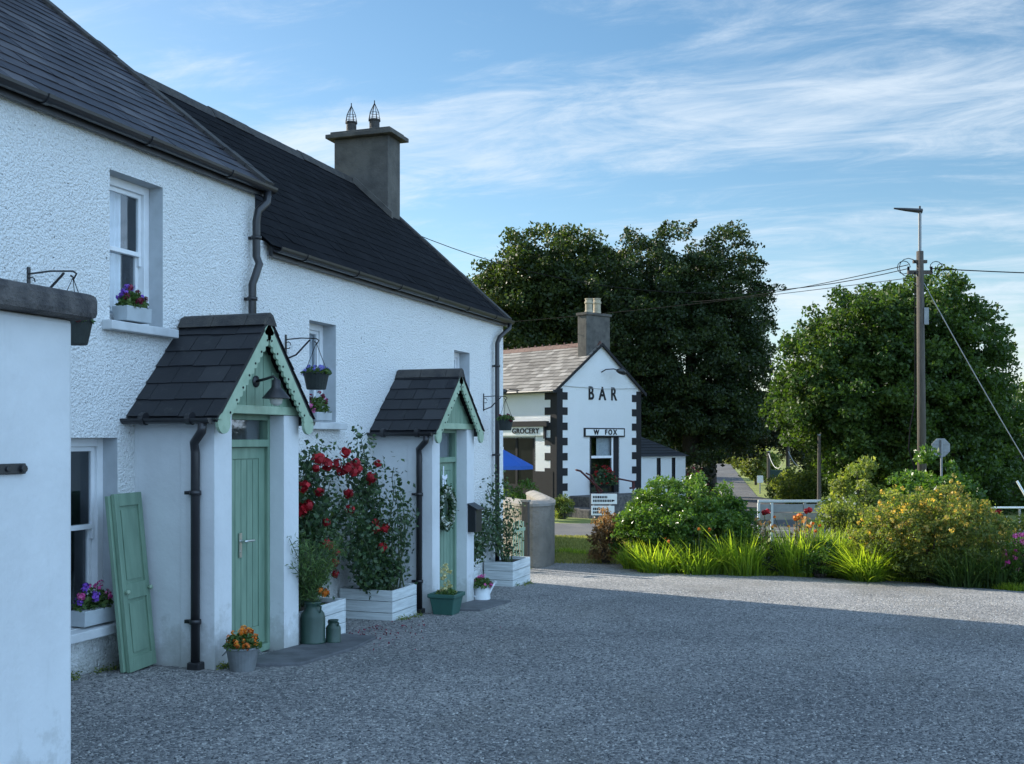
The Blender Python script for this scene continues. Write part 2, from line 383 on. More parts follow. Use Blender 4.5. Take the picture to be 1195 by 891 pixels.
M['leaf_far'] = leafmat('leaf_far', G3((.045, .07, .022), (.10, .13, .035), (.19, .20, .06)), .35)
M['leaf_laurel'] = leafmat('leaf_laurel', G3((0.026, 0.065, 0.014), (0.065, 0.135, 0.023), (0.152, 0.234, 0.042)), 0.35, .35)
M['leaf_bush'] = leafmat('leaf_bush', G3((0.046, 0.078, 0.023), (0.116, 0.156, 0.040), (0.259, 0.272, 0.078)), 0.45)
M['leaf_gold'] = leafmat('leaf_gold', G3((0.090, 0.108, 0.036), (0.306, 0.270, 0.081), (0.756, 0.486, 0.108)), 0.48, tint=(1, .9, .4))
M['leaf_brown'] = leafmat('leaf_brown', G3((.07, .06, .03), (.20, .13, .06), (.36, .24, .11)), .35, tint=(1, .8, .5))
M['blade'] = leafmat('blade_yellowgreen', G3((0.066, 0.122, 0.016), (0.177, 0.265, 0.028), (0.376, 0.442, 0.049)), 0.50)
M['blade_dark'] = leafmat('blade_dark', G3((.02, .045, .012), (.045, .09, .02), (.09, .14, .03)), .3)
M['leaf_rose'] = leafmat('leaf_rose', G3((.018, .04, .022), (.04, .08, .036), (.08, .13, .05)), .2, .4)
M['leaf_pot'] = leafmat('leaf_pot', G3((.03, .07, .02), (.07, .13, .035), (.13, .19, .06)), .25)
def petal(name, a, b, c, tr=.2): M[name] = leafmat(name, G3(a, b, c), tr, .6, (1, 1, 1), 1.0)
M['blade_dry'] = leafmat('blade_dry', G3((.10, .12, .03), (.22, .22, .06), (.36, .33, .12)), .3)
petal('petal_red', (.13, .003, .007), (.33, .006, .014), (.55, .02, .03))
petal('petal_maroon', (.07, .008, .02), (.17, .015, .04), (.30, .05, .09))
petal('petal_purple', (.10, .03, .30), (.24, .09, .55), (.45, .25, .75))
petal('petal_violet', (.10, .09, .38), (.22, .22, .62), (.55, .5, .8))
petal('petal_orange', (.35, .06, .01), (.75, .20, .02), (.85, .45, .05))
petal('petal_pink', (.40, .03, .20), (.75, .12, .40), (.85, .35, .55))
petal('petal_white', (.35, .40, .32), (.6, .63, .55), (.8, .8, .75))
petal('petal_yellow', (.35, .30, .12), (.6, .55, .25), (.8, .75, .45))

# ------------------------------------------------------------------ foliage helpers
def leaf_quads(rng, P, size, aspect=.55, droop=None, flat=.0):
    n = len(P)
    u = rng.normal(size=(n, 3)); u[:, 2] -= (droop or 0); u /= np.linalg.norm(u, axis=1)[:, None]
    w = rng.normal(size=(n, 3)); w[:, 2] += flat*0
    v = np.cross(u, w); v /= np.linalg.norm(v, axis=1)[:, None]+1e-9
    k = np.cross(u, v)
    s = (size*(.6+.8*rng.random(n)))[:, None]
    a = P - u*s*.5; c = P + u*s*.5; m = P + k*s*.10
    b = m + v*s*aspect*.5; d = m - v*s*aspect*.5
    return np.stack([a, b, c, d], 1)
def crown(rng, ells, nclump, per, cr, inner=.55, flatten=.65, ragged=.12):
    wts = np.array([e[3]*e[4]*e[5] for e in ells], float)**(2/3.); wts /= wts.sum()
    pts, tone, cent = [], [], []
    ks = rng.choice(len(ells), size=nclump, p=wts)
    for k in ks:
        cx, cy, cz, rx, ry, rz = ells[k]
        d = rng.normal(size=3); d /= np.linalg.norm(d)
        r = inner+(1-inner)*rng.random()**.45
        r *= 1 + ragged*math.sin(5*d[0]+3*d[2]*4+k) + ragged*rng.normal()*.5
        c = np.array([cx+d[0]*rx*r, cy+d[1]*ry*r, cz+d[2]*rz*r])
        R0 = cr*(.6+.8*rng.random())
        n = int(per*(R0/cr)**2)
        q = rng.normal(size=(n, 3)); q /= np.linalg.norm(q, axis=1)[:, None]; q *= (R0*rng.random(n)**.45)[:, None]
        q[:, 2] *= flatten; q[:, 2] -= .25*(q[:, 0]**2+q[:, 1]**2)/R0
        pts.append(c+q); t0 = rng.random()*.5
        tone.append(np.clip(t0+.5*rng.random(n), 0, 1)); cent.append(c)
    return np.concatenate(pts), np.concatenate(tone), cent
def tree(name, label, base, ells, nclump, per, cr, leaf, mat, seed, trunk_r=.35, cat='tree', group=None, limbs=26, aspect=.6, sprays=None, ragged=.12, inner=.5, lean=(0, 0)):
    rng = np.random.default_rng(seed); random.seed(seed)
    t = thing(name, label, cat, base, 0, group)
    P, tone, cent = crown(rng, ells, nclump, per, cr, inner, ragged=ragged)
    if sprays:
        sp, st = [], []
        for (x, y, z, dx, dy, dz, n, r) in sprays:
            for i in range(n):
                f = rng.random(); c = np.array([x+dx*f, y+dy*f, z+dz*f-.35*f*f*abs(dx)])
                sp.append(c+rng.normal(size=3)*r*(1-.6*f)); st.append(rng.random())
        P = np.concatenate([P, np.array(sp)]); tone = np.concatenate([tone, np.array(st)])
    np_quads('crown', leaf_quads(rng, P, leaf, aspect, .25), tone, mat, t, world=False)
    mb = MB(); zc = np.mean([e[2] for e in ells])
    topz = zc
    mb.tube([(0, 0, -.3), (lean[0]*.2, lean[1]*.2, topz*.3), (lean[0]*.6, lean[1]*.6, topz*.7), (lean[0], lean[1], topz*1.15)], [trunk_r*1.25, trunk_r, trunk_r*.8, trunk_r*.4], 10)
    for c in random.sample(cent, min(limbs, len(cent))):
        s = .35+.55*random.random(); z0 = topz*s; st_ = Vector((lean[0]*s, lean[1]*s, z0)); e = Vector(c)
        m = st_.lerp(e, .5)+Vector((0, 0, .12*(e-st_).length))
        mb.tube([st_, st_.lerp(m, .5)+Vector((0, 0, .1)), m, e], [trunk_r*.38, trunk_r*.28, trunk_r*.18, trunk_r*.05], 6)
    mb.build('trunk', M['bark'], t, world=False, smooth=True)
    return t
def bush(name, label, base, rx, ry, h, nclump, per, cr, leaf, mat, seed, cat='shrub', group=None, aspect=.5, flowers=None, rz=0):
    rng = np.random.default_rng(seed); random.seed(seed)
    t = thing(name, label, cat, base, rz, group)
    ells = [(0, 0, h*.45, rx*.92, ry*.92, h*.52), (rx*.25, 0, h*.35, rx*.7, ry*.8, h*.45), (-rx*.3, 0, h*.33, rx*.68, ry*.8, h*.4)]
    P, tone, cent = crown(rng, ells, nclump, per, cr, .5, ragged=.035)
    P[:, 2] = np.abs(P[:, 2]-.02)+.02
    np_quads('foliage', leaf_quads(rng, P, leaf, aspect, .1), tone, mat, t, world=False)
    mb = MB()
    for c in random.sample(cent, min(24, len(cent))):
        e = Vector(c); b = Vector((e.x*.25, e.y*.25, -.05))
        mb.tube([b, b.lerp(e, .5)+Vector((0, 0, h*.08)), e], [.022, .015, .006], 5)
    mb.build('stem', M['bark'], t, world=False)
    if flowers:
        n, fs, fm = flowers
        cc = [c for c in cent if c[2] > h*.35]; idx = rng.integers(0, len(cc), n)
        C = np.array([cc[i] for i in idx])+rng.normal(size=(n, 3))*cr*.7
        heads('flower', C, fs, 10, fm, t, rng)
    return t
def heads(name, C, r, per, mat, parent, rng, world=False, squash=1.0):
    C = np.asarray(C); n = len(C)
    rr = np.asarray(r) if np.ndim(r) else np.full(n, r)
    if 1 < n <= 100:
        for i in range(n): heads(name, C[i:i+1], rr[i:i+1], per, mat, parent, rng, world)
        return
    if n > 100: name = 'small_flowers'
    q = rng.normal(size=(n, per, 3)); q /= np.linalg.norm(q, axis=2)[:, :, None]
    rad = (rr[:, None]*rng.random((n, per))**.4)[:, :, None]
    P = (C[:, None, :]+q*rad*np.array([1, 1, squash])).reshape(-1, 3)
    sz = np.repeat(rr, per)*1.05
    # petals roughly tangent to the head
    nn = q.reshape(-1, 3); u = np.cross(nn, rng.normal(size=nn.shape)); u /= np.linalg.norm(u, axis=1)[:, None]+1e-9
    v = np.cross(nn, u); s = (sz*(.7+.5*rng.random(len(P))))[:, None]
    V = np.stack([P-u*s*.5, P+v*s*.45+nn*s*.1, P+u*s*.5, P-v*s*.45+nn*s*.1], 1)
    tone = np.clip(rng.random(len(P))*.6+np.repeat(rng.random(n), per)*.4, 0, 1)
    return np_quads(name, V, tone, mat, parent, world, kind='stuff' if n > 100 else None)
def blades(rng, n, r0, spread, h, w=.03, seg=5, droop=.5):
    Vs, tn = [], []
    for i in range(n):
        a = rng.random()*2*math.pi; rr = r0*math.sqrt(rng.random()); b = np.array([math.cos(a)*rr, math.sin(a)*rr, 0])
        a2 = a+rng.normal()*.6; out = np.array([math.cos(a2), math.sin(a2), 0]); side = np.array([-out[1], out[0], 0])
        tw = rng.normal()*.8; side = side*math.cos(tw)+out*math.sin(tw)
        hh = h*(.34+.72*rng.random()**.8); sp = spread*(.05+rng.random()**1.3); dr = droop*rng.random()**1.5
        ps = []
        for k in range(seg+1):
            f = k/seg; ps.append(b+out*(sp*f**1.7)+np.array([0, 0, hh*(f-dr*f**3*.8)]))
        t0 = rng.random()
        for k in range(seg):
            wa = w*(1-(k/seg)**2)*.5+.0015; wb = w*(1-((k+1)/seg)**2)*.5+.0015
            Vs.append([ps[k]-side*wa, ps[k]+side*wa, ps[k+1]+side*wb, ps[k+1]-side*wb]); tn.append(min(1, t0*.7+.3*k/seg))
    return np.array(Vs), np.array(tn)
def clump(name, label, base, n, r0, spread, h, mat, seed, cat='plant', group=None, w=.03, flowers=None, droop=.5):
    rng = np.random.default_rng(seed)
    t = thing(name, label, cat, base, 0, group)
    V, tn = blades(rng, int(n*1.5), r0, spread, h, w, 5, droop); np_quads('leaves', V, tn, mat, t, world=False)
    if flowers:
        k, fm, fs = flowers; C = []; mb = MB()
        for i in range(k):
            a = rng.random()*6.28; rr = (r0+spread*.5)*rng.random(); e = (math.cos(a)*rr, math.sin(a)*rr, h*(.85+.3*rng.random()))
            mb.tube([(e[0]*.3, e[1]*.3, 0), (e[0]*.6, e[1]*.6, e[2]*.6), e], .006, 4); C.append(e)
        mb.build('stem', M['twig'], t, world=False); heads('flower', C, fs, 24, fm, t, rng)
    return t

# ------------------------------------------------------------------ ground, yard, roads
ys = sorted(set([b[0] for b in GB]+[-60, -20, 0]+list(range(4, 19, 3))+[24, 30, 36, 48, 70, 100, 130, 250, 400]))
xs = [-1200, -400, -150, -80, -50, -30, -20, -10, -4, 0, 4, 8, 12, 16, 20, 30, 45, 70, 110, 200, 500, 1200]
mb = MB(); mb.v = [(x, y, gz(y)) for y in ys for x in xs]; nx = len(xs)
mb.f = [[j*nx+i, j*nx+i+1, (j+1)*nx+i+1, (j+1)*nx+i] for j in range(len(ys)-1) for i in range(nx-1)]; mb.t = [.5]*len(mb.f)
mb.build('ground', M['grass'], kind='structure')
edge = [gp(600, 655), gp(650, 646), gp(700, 650), gp(722, 657), gp(760, 665), gp(900, 672), gp(1040, 678), gp(1195, 690)]
edge = [(-9, edge[0].y+1.5)] + [(p.x, p.y) for p in edge] + [(14, edge[-1].y-.6), (26, edge[-1].y-1.6)]
def yedge(x):
    for (a, ya), (b, yb) in zip(edge, edge[1:]):
        if a <= x <= b: return ya+(yb-ya)*(x-a)/(b-a) + .12*math.sin(x*3.1)+.07*math.sin(x*7.7+1)
    return edge[-1][1]
def bandsheet(name, x0, x1, ya, yb, mat, dz, dx=.4, ny=14, kind='structure', mound=0):
    mb = MB(); n = int((x1-x0)/dx)+1; v = []
    for i in range(n+1):
        x = x0+(x1-x0)*i/n; a = ya(x); b = yb(x)
        st_ = sorted([a+(b-a)*j/ny for j in range(ny+1)])
        for j, y in enumerate(st_): v.append((x, y, gz(y)+dz+mound*math.sin(math.pi*j/ny)**.6))
    mb.v = v; m = ny+1
    mb.f = [[i*m+j, (i+1)*m+j, (i+1)*m+j+1, i*m+j+1] for i in range(n) for j in range(ny)]; mb.t = [.5]*len(mb.f)
    return mb.build(name, mat, kind=kind)
# exact sheet: rows at the terrain's own break lines so it never cuts the ground
def yard():
    mb = MB(); X = np.arange(-.4, 26.01, .33); v = []; rows = [-20, 0, 2, 6, 10, 14, 17]
    for x in X:
        ye = yedge(x); col = [r for r in rows if r < ye-.5]
        col += [17+(ye-17)*.5]*(len(rows)-len(col)) + ([min(19, ye), ye])
        for y in col: v.append((x, y, gz(y)+.008))
    m = len(rows)+2; mb.v = v
    mb.f = [[i*m+j, (i+1)*m+j, (i+1)*m+j+1, i*m+j+1] for i in range(len(X)-1) for j in range(m-1)]; mb.t = [.5]*len(mb.f)
    mb.build('gravel_yard', M['gravel'], kind='structure')
yard()
bed0 = gp(718, 657).x
bandsheet('flower_bed', bed0, 25, lambda x: yedge(x)+.18, lambda x: yedge(x)+4.4, M['soil'], .012, .5, 10, mound=.05)
def road(name, pts, w, dz, mat, kind='structure', nacross=4):
    mb = MB(); P = []
    for (a, b) in zip(pts, pts[1:]):
        a, b = Vector(a), Vector(b); n = max(1, int((b-a).length/2))
        P += [a.lerp(b, i/n) for i in range(n)]
    P.append(Vector(pts[-1])); v = []
    for i, p in enumerate(P):
        d = (P[min(i+1, len(P)-1)]-P[max(i-1, 0)]).normalized(); s = Vector((d.y, -d.x))
        for k in range(nacross+1):
            q = p+s*w*(k/nacross-.5); v.append((q.x, q.y, gz(q.y)+dz))
    m = nacross+1; mb.v = v; mb.f = [[i*m+k, i*m+k+1, (i+1)*m+k+1, (i+1)*m+k] for i in range(len(P)-1) for k in range(nacross)]; mb.t = [.5]*len(mb.f)
    return mb.build(name, mat, kind=kind)
def c2w(xc, zc): return (CX + CT*xc-ST*zc, CT*zc+ST*xc)      # view-plan coordinates to world
main = [c2w(-60, 30.5), c2w(-8, 32.6), c2w(3, 33.2), c2w(22, 33.6), c2w(70, 35)]
road('main_road', main, 6.6, .03, M['asphalt'])
far = [c2w(7.2, 36), c2w(1.2+.184*50, 50), c2w(1.2+.184*80, 80), c2w(1.2+.184*120, 120), c2w(1.2+.184*180, 180), c2w(1.2+.184*185-4, 210)]
road('side_road', far, 5.0, .038, M['asphalt'])
for k in range(8):
    a = c2w(-10+k*4.2, 32.55+k*.08); b = c2w(-8.2+k*4.2, 32.6+k*.08)
    road('road_marking', [a, b], .12, .042, M['roadwhite'], nacross=1)
# loose stones on the yard
def stones(n, seed):
    rng = np.random.default_rng(seed)
    xc = rng.random(n); Z = 3.6+12.5*rng.random(n)**1.25
    Xc = (xc*2-1)*Z*.53
    X = CX+CT*Xc-ST*Z; Y = CT*Z+ST*Xc
    ok = (X > .05) & (X < 24) & (Y < 17.6)
    ok &= ~((X < .82) & (Y > 7.25) & (Y < 8.7)) & ~((X < .82) & (Y > 11.6) & (Y < 13.1)) & ~((X < 2.6) & (Y < 3.9)) & ~((X < 1.4) & (Y > 7.2) & (Y < 9.9))& ~((X < 1.35) & (Y > 11.6) & (Y < 13.6))
    X, Y = X[ok], Y[ok]; n = len(X)
    Zg = np.interp(Y, [b[0] for b in GB], [b[1] for b in GB])+.008
    s = .0045+.008*rng.random(n)**1.8
    base = np.array([[1, 0, 0], [0, 1, 0], [-1, 0, 0], [0, -1, 0], [0, 0, 1.0], [.5, .5, .75]])
    a = rng.random(n)*6.28; ca, sa = np.cos(a), np.sin(a)
    J = base[None, :5]*(.7+.6*rng.random((n, 5, 1)))
    J[:, :, 0] *= (1+.5*rng.random(n))[:, None]; J[:, :, 2] *= .75
    J[:, 4, :2] += rng.normal(size=(n, 2))*.35
    x = J[:, :, 0]*ca[:, None]-J[:, :, 1]*sa[:, None]; y = J[:, :, 0]*sa[:, None]+J[:, :, 1]*ca[:, None]
    V = np.stack([X[:, None]+x*s[:, None], Y[:, None]+y*s[:, None], Zg[:, None]+J[:, :, 2]*s[:, None]-.002], 2)
    me = bpy.data.meshes.new('gravel_stones'); me.vertices.add(5*n); me.vertices.foreach_set('co', V.reshape(-1).astype(np.float32))
    F = np.array([[0, 1, 4], [1, 2, 4], [2, 3, 4], [3, 0, 4]]); idx = (np.arange(n)[:, None, None]*5+F[None]).reshape(-1)
    me.loops.add(len(idx)); me.loops.foreach_set('vertex_index', idx.astype(np.int32)); me.polygons.add(4*n); me.polygons.foreach_set('loop_start', np.arange(0, 12*n, 3, dtype=np.int32))
    at_ = me.attributes.new('tone', 'FLOAT', 'FACE'); at_.data.foreach_set('value', np.repeat(rng.random(n), 4).astype(np.float32))
    me.update(calc_edges=True)
    o = link('gravel_stones', me, M['stone']); tag(o, 'loose grey gravel stones scattered over the yard', 'gravel', kind='stuff')
stones(230000, 3)

# ------------------------------------------------------------------ walls with openings, roofs, windows
def facade(mb, X, y0, y1, z0, z1, ops, depth, zb=None):
    Y = sorted(set([y0, y1]+[o[0] for o in ops]+[o[1] for o in ops])); Z = sorted(set([z0, z1]+[o[2] for o in ops]+[o[3] for o in ops]))
    for a, b in zip(Y, Y[1:]):
        for c, d in zip(Z, Z[1:]):
            my, mz = (a+b)/2, (c+d)/2
            if any(o[0] < my < o[1] and o[2] < mz < o[3] for o in ops): continue
            mb.poly([(X, a, c), (X, b, c), (X, b, d), (X, a, d)])
def reveals(mb, X, ops, depth):
    for (a, b, c, d) in ops:
        mb.poly([(X, a, c), (X, a, d), (X-depth, a, d), (X-depth, a, c)])
        mb.poly([(X, b, c), (X-depth, b, c), (X-depth, b, d), (X, b, d)])
        mb.poly([(X, a, d), (X, b, d), (X-depth, b, d), (X-depth, a, d)])
        mb.poly([(X, a, c), (X-depth, a, c), (X-depth, b, c), (X, b, c)])
def slates(mb, O, U, V, lu, lv, w, e, th=.009, seed=0, shade=None):
    rnd = random.Random(seed); O, U, V = Vector(O), Vector(U).normalized(), Vector(V).normalized(); Nn = U.cross(V)
    if Nn.z < 0: Nn = -Nn
    rows = int(math.ceil(lv/e)); L_ = e*1.45
    for r in range(rows):
        off = (r % 2)*w/2; c = -off; v0 = r*e
        vend = min(v0+L_, lv)
        while c < lu-.01:
            a = max(c, 0)+.0025; b = min(c+w, lu)-.0025
            if b-a > .01:
                j = rnd.gauss(0, .003); h = th*(2.0+rnd.random()*.5); tw = rnd.gauss(0, .0016)
                p = [O+U*a+V*(v0+j)+Nn*(h+tw), O+U*b+V*(v0+j)+Nn*(h-tw), O+U*b+V*vend+Nn*.001, O+U*a+V*vend+Nn*.001]
                q = [x-Nn*th for x in p[:2]]
                t = min(1, max(0, .5+rnd.gauss(0, .22)))
                mb._add([p[0], p[1], p[2], p[3], q[0], q[1]], [(0, 1, 2, 3), (4, 5, 1, 0), (4, 0, 3), (1, 5, 2)], t)
            c += w
def sash(parent, X, a, b, c, d, curtain='left', label=None, panes=1, dx=.14, sill=True, box_=None, sidesash=.0):
    """sash window set dx inside the opening a..b, c..d of the wall plane X"""
    f = .045; xi = X-dx; mb = MB()
    mb.box(xi-.07, xi, a, a+f+.02, c, d); mb.box(xi-.07, xi, b-f-.02, b, c, d); mb.box(xi-.07, xi, a+f+.02, b-f-.02, d-.07, d); mb.box(xi-.07, xi+.012, a+f+.02, b-f-.02, c, c+.05)
    m = (c+d)/2+.02; A, B = a+f+.02, b-f-.02; s = .038
    # upper sash nearer the outside, lower sash behind it
    for (x, lo, hi) in ((xi-.028, m-.02, d-.07), (xi-.058, c+.05, m+.02)):
        mb.box(x-.03, x, A, A+s, lo, hi); mb.box(x-.03, x, B-s, B, lo, hi); mb.box(x-.03, x, A+s, B-s, hi-s, hi); mb.box(x-.03, x, A+s, B-s, lo, lo+s)
    mb.box(xi-.058, xi-.027, A+.001, A+.03, m-.10, m-.021); mb.box(xi-.058, xi-.027, B-.03, B-.001, m-.10, m-.021)   # sash horns
    if panes == 2:
        mid = (A+B)/2; mb.box(xi-.05, xi-.031, mid-.01, mid+.01, m+.018, d-.07-s); mb.box(xi-.08, xi-.061, mid-.01, mid+.01, c+.088, m-.018)
    w = mb.build('window', M['white'], parent, bevel=.004)
    g = MB(); g.box(xi-.046, xi-.042, A+s, B-s, m+.018, d-.07-s); g.box(xi-.076, xi-.072, A+s, B-s, c+.05+s, m-.018); g.build('pane', M['glass'], w)
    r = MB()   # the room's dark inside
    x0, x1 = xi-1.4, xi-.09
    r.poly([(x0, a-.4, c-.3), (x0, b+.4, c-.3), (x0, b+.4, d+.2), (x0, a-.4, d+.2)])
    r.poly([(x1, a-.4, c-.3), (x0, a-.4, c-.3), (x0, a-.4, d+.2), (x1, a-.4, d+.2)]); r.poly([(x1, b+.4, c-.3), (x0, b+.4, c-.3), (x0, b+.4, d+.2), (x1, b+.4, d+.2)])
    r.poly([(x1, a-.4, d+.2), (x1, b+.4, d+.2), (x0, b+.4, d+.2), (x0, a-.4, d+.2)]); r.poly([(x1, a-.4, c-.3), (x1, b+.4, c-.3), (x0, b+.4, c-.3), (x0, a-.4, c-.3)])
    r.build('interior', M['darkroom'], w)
    if curtain:
        cu = MB(); n = 22; wid = (b-a)*.62; ya = a+.02 if curtain == 'left' else b-wid
        pts = [(xi-.12-.02*math.sin(i*1.35)-.01*math.sin(i*2.9), ya+wid*i/n) for i in range(n+1)]
        for (p, q) in zip(pts, pts[1:]): cu.poly([(p[0], p[1], c), (q[0], q[1], c), (q[0], q[1], d), (p[0], p[1], d)])
        cu.build('curtain', M['curtain'], w)
    return w
def sillmesh(parent, X, a, b, c, over=.09, th=.09, proud=.10):
    mb = MB(); mb.prism([(X-.14, a-over, c-th), (X+proud, a-over, c-th), (X+proud, a-over, c-.018), (X-.14, a-over, c+.004)], (0, b-a+2*over, 0)); return mb.build('sill', M['sillpaint'], parent, bevel=.008)
def gutter(parent, X, z, y0, y1, name='gutter', step=1.15, r=.058):
    mb = MB()
    pr = [(X+math.cos(t)*r, z+math.sin(t)*r) for t in [math.pi*(1+k/8) for k in range(9)]]
    pri = [(X+math.cos(t)*(r-.008), z+math.sin(t)*(r-.008)) for t in [math.pi*(2-k/8) for k in range(9)]]
    o = [(x, y0, zz_) for x, zz_ in pr+pri]; mb.prism(o, (0, y1-y0, 0))
    y = y0+.5
    while y < y1-.1:
        pr2 = [(X+math.cos(t)*(r+.009), z+math.sin(t)*(r+.009)) for t in [math.pi*(1+k/8) for k in range(9)]]
        mb.prism([(x, y, zz_) for x, zz_ in pr2], (0, .055, 0)); y += step
    mb.box(X-r-.03, X-r+.004, y0, y1, z-.09, z+.03)
    return mb.build(name, M['gutter'], parent)
def pipe(parent, pts, r=.036, clips=(), name='downpipe'):
    mb = MB(); mb.tube(pts, r, 12)
    for (x, y, z) in clips: mb.tube([(x, y, z-.018), (x, y, z+.018)], r+.011, 12); mb.box(x-.09, x, y-.02, y+.02, z-.014, z+.014)
    return mb.build(name, M['gutter'], parent, smooth=True)

# ------------------------------------------------------------------ the two white houses
YJ, YE = 9.10, 16.36
E1, E2 = 4.36, 3.80            # eaves heights
RX1 = -2.9; RX = -2.52; RZ1, RZ2 = 6.65, 6.08
H1 = thing('house', 'tall white roughcast house with purple grey slates, green door porch nearest the camera', 'house', (0, 2, gz(2)))
w_up = onX(128, 193, 0), onX(190, 378, 0); w_lo = onX(137, 512, 0)
op_up = (w_up[0].y, w_up[1].y, 2.80, 4.00); op_lo = (6.28, w_lo.y, .40, 1.86)
P1 = (7.31, 8.63, .76); P2 = (11.68, 13.08, .76)
mb = MB(); ops = [op_up, op_lo, (2.2, 3.0, 2.80, 4.0)]
facade(mb, 0, -7, YJ, -.8, E1+.02, ops, .2)
mb.poly([(0, YJ, E2-.4), (2*RX1, YJ, E2-.4), (2*RX1, YJ, E1), (RX1, YJ, RZ1), (0, YJ, E1)])
mb.poly([(0, -7, -.8), (0, -7, E1), (RX1, -7, RZ1), (2*RX1, -7, E1), (2*RX1, -7, -.8)])
mb.poly([(2*RX1, -7, -.8), (2*RX1, -7, E1), (2*RX1, YJ, E1), (2*RX1, YJ, -.8)])
mb.build('wall', M['roughcast'], H1)
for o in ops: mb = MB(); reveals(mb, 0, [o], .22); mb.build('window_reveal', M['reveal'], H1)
for o, cur in ((op_up, 'left'), (op_lo, None), (ops[2], 'left')):
    w = sash(H1, 0, o[0], o[1], o[2], o[3], cur)
    sillmesh(w, 0, o[0], o[1], o[2]+.005)
# roof
def roofslope(parent, y0, y1, eave, rz, over=.10, RX1=RX1, w=.24, e=.19, mat='slate_left', seed=1, ridge='ridge', vergeR=True, th=.006):
    mb = MB(); sl_ = (rz-eave)/(-RX1); oe = Vector((over, y0, eave+.06-sl_*over)); V = Vector((RX1-over, 0, rz+.06-oe.z)); lv = V.length
    slates(mb, oe, (0, 1, 0), V, y1-y0, lv, w, e, seed=seed, th=th)
    mb.poly([oe-Vector((0, 0, .02)), oe+Vector((0, y1-y0, -.02)), oe+V+Vector((0, y1-y0, -.02)), oe+V-Vector((0, 0, .02))], .4)
    b = Vector((2*RX1-over, y0, oe.z)); Vb = Vector((RX1-b.x, 0, V.z))
    mb.poly([b, b+Vb, b+Vb+Vector((0, y1-y0, 0)), b+Vector((0, y1-y0, 0))], .5)
    ro = mb.build('roof', M[mat], parent)
    rb = MB(); y = y0; top = oe+V
    while y < y1-.02:
        ln = min(.45, y1-y)-.006; zt = random.gauss(0, .006)
        rb.prism([(top.x-.13, y, top.z-.10+zt), (top.x-.06, y, top.z+.02+zt), (top.x, y, top.z+.06+zt), (top.x+.06, y, top.z+.02+zt), (top.x+.13, y, top.z-.10+zt)], (0, ln, 0)); y += .45
    rb.build('ridge_tiles', M[ridge], ro)
    if vergeR:
        vb = MB(); d = V.normalized(); nn = Vector((0, 1, 0)).cross(d); nn = -nn if nn.z < 0 else nn
        for k in range(int(lv/.3)+1):
            a = oe+d*(k*.3)+Vector((0, y1-y0-.04, 0)); le = min(.3, lv-k*.3)/2-.004
            if le > .02: vb.obb(a+d*(le+.002)+nn*(.02+random.gauss(0, .003)), d*le, (0, .075, 0), nn*.022)
        vb.build('verge', M[ridge], ro)
    return ro, oe, V
roofslope(H1, -7.1, YJ+.12, E1, RZ1, w=.26, e=.20, seed=3)
gutter(H1, .13, E1-.04, -7, YJ+.12)
cm = MB(); cm.box(RX1-.6, RX1+.28, YJ-.55, YJ-.06, RZ1-.7, RZ1+1.1); ch = cm.build('chimney', M['cement'], H1)
cm = MB(); cm.box(RX1-.7, RX1+.38, YJ-.65, YJ+.03, RZ1+1.101, RZ1+1.2); cm.build('chimney_cap', M['cement'], ch)
# right house
H2 = thing('house', 'lower white roughcast house with black slate roof, wreathed green door, far end', 'house', (0, 13, gz(13)))
wA0, wA1 = onX(361, 373, 0), onX(392, 493, 0); wB0, wB1 = onX(530, 409, 0), onX(548, 470, 0)
opsR = [(wA0.y, wA1.y, 2.04, 3.13), (wB0.y, wB1.y, 2.04, 3.13)]
mb = MB(); facade(mb, 0, YJ+.001, YE, -1.4, E2+.02, opsR, .2)
mb.poly([(0, YE, -1.4), (2*RX, YE, -1.4), (2*RX, YE, E2), (RX, YE, RZ2), (0, YE, E2)])
mb.poly([(2*RX, YJ, -1.4), (2*RX, YE, -1.4), (2*RX, YE, E2), (2*RX, YJ, E2)])
mb.build('wall', M['roughcast'], H2)
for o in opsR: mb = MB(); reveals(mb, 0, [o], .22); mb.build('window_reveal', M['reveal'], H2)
for o in opsR:
    w = sash(H2, 0, o[0], o[1], o[2], o[3], 'right', dx=.16); sillmesh(w, 0, o[0], o[1], o[2]+.005)
roofslope(H2, YJ+.13, YE+.05, E2, RZ2, RX1=RX, w=.27, e=.21, mat='slate_right', seed=9, th=.004)
gutter(H2, .13, E2-.04, YJ+.2, YE+.05)
# chimney with two caged pots
c0, c1 = onY(390, 190, 15.85), onY(453, 190, 15.85)
zt = CZ+(512-153)*17.3/1250
cm = MB(); cm.box(c0.x, c1.x, 15.85, 16.31, RZ2-1.1, zt); ch = cm.build('chimney', M['cement'], H2, bevel=.012)
cm = MB(); cm.box(c0.x-.11, c1.x+.11, 15.74, 16.42, zt+.001, zt+.07); cm.box(c0.x-.05, c1.x+.05, 15.80, 16.36, zt+.071, zt+.12); cm.build('chimney_cap', M['cement'], ch, bevel=.01)
lf = MB(); dsl = Vector((-RX, 0, -(RZ2-E2))).normalized()
pA = Vector((c0.x+.1, 16.13, 0))
def roofz(x): return E2+.06+(RZ2-E2)*(-x)/(-RX)
lf.prism([(c1.x+.09, 15.79, roofz(c1.x+.09)+.02), (RX+.1, 15.79, roofz(RX+.1)+.02), (RX+.1, 15.79, roofz(RX+.1)+.13), (c1.x+.09, 15.79, roofz(c1.x+.09)+.13)], (0, .058, 0)); lf.build('lead_flashing', M['cement'], ch)
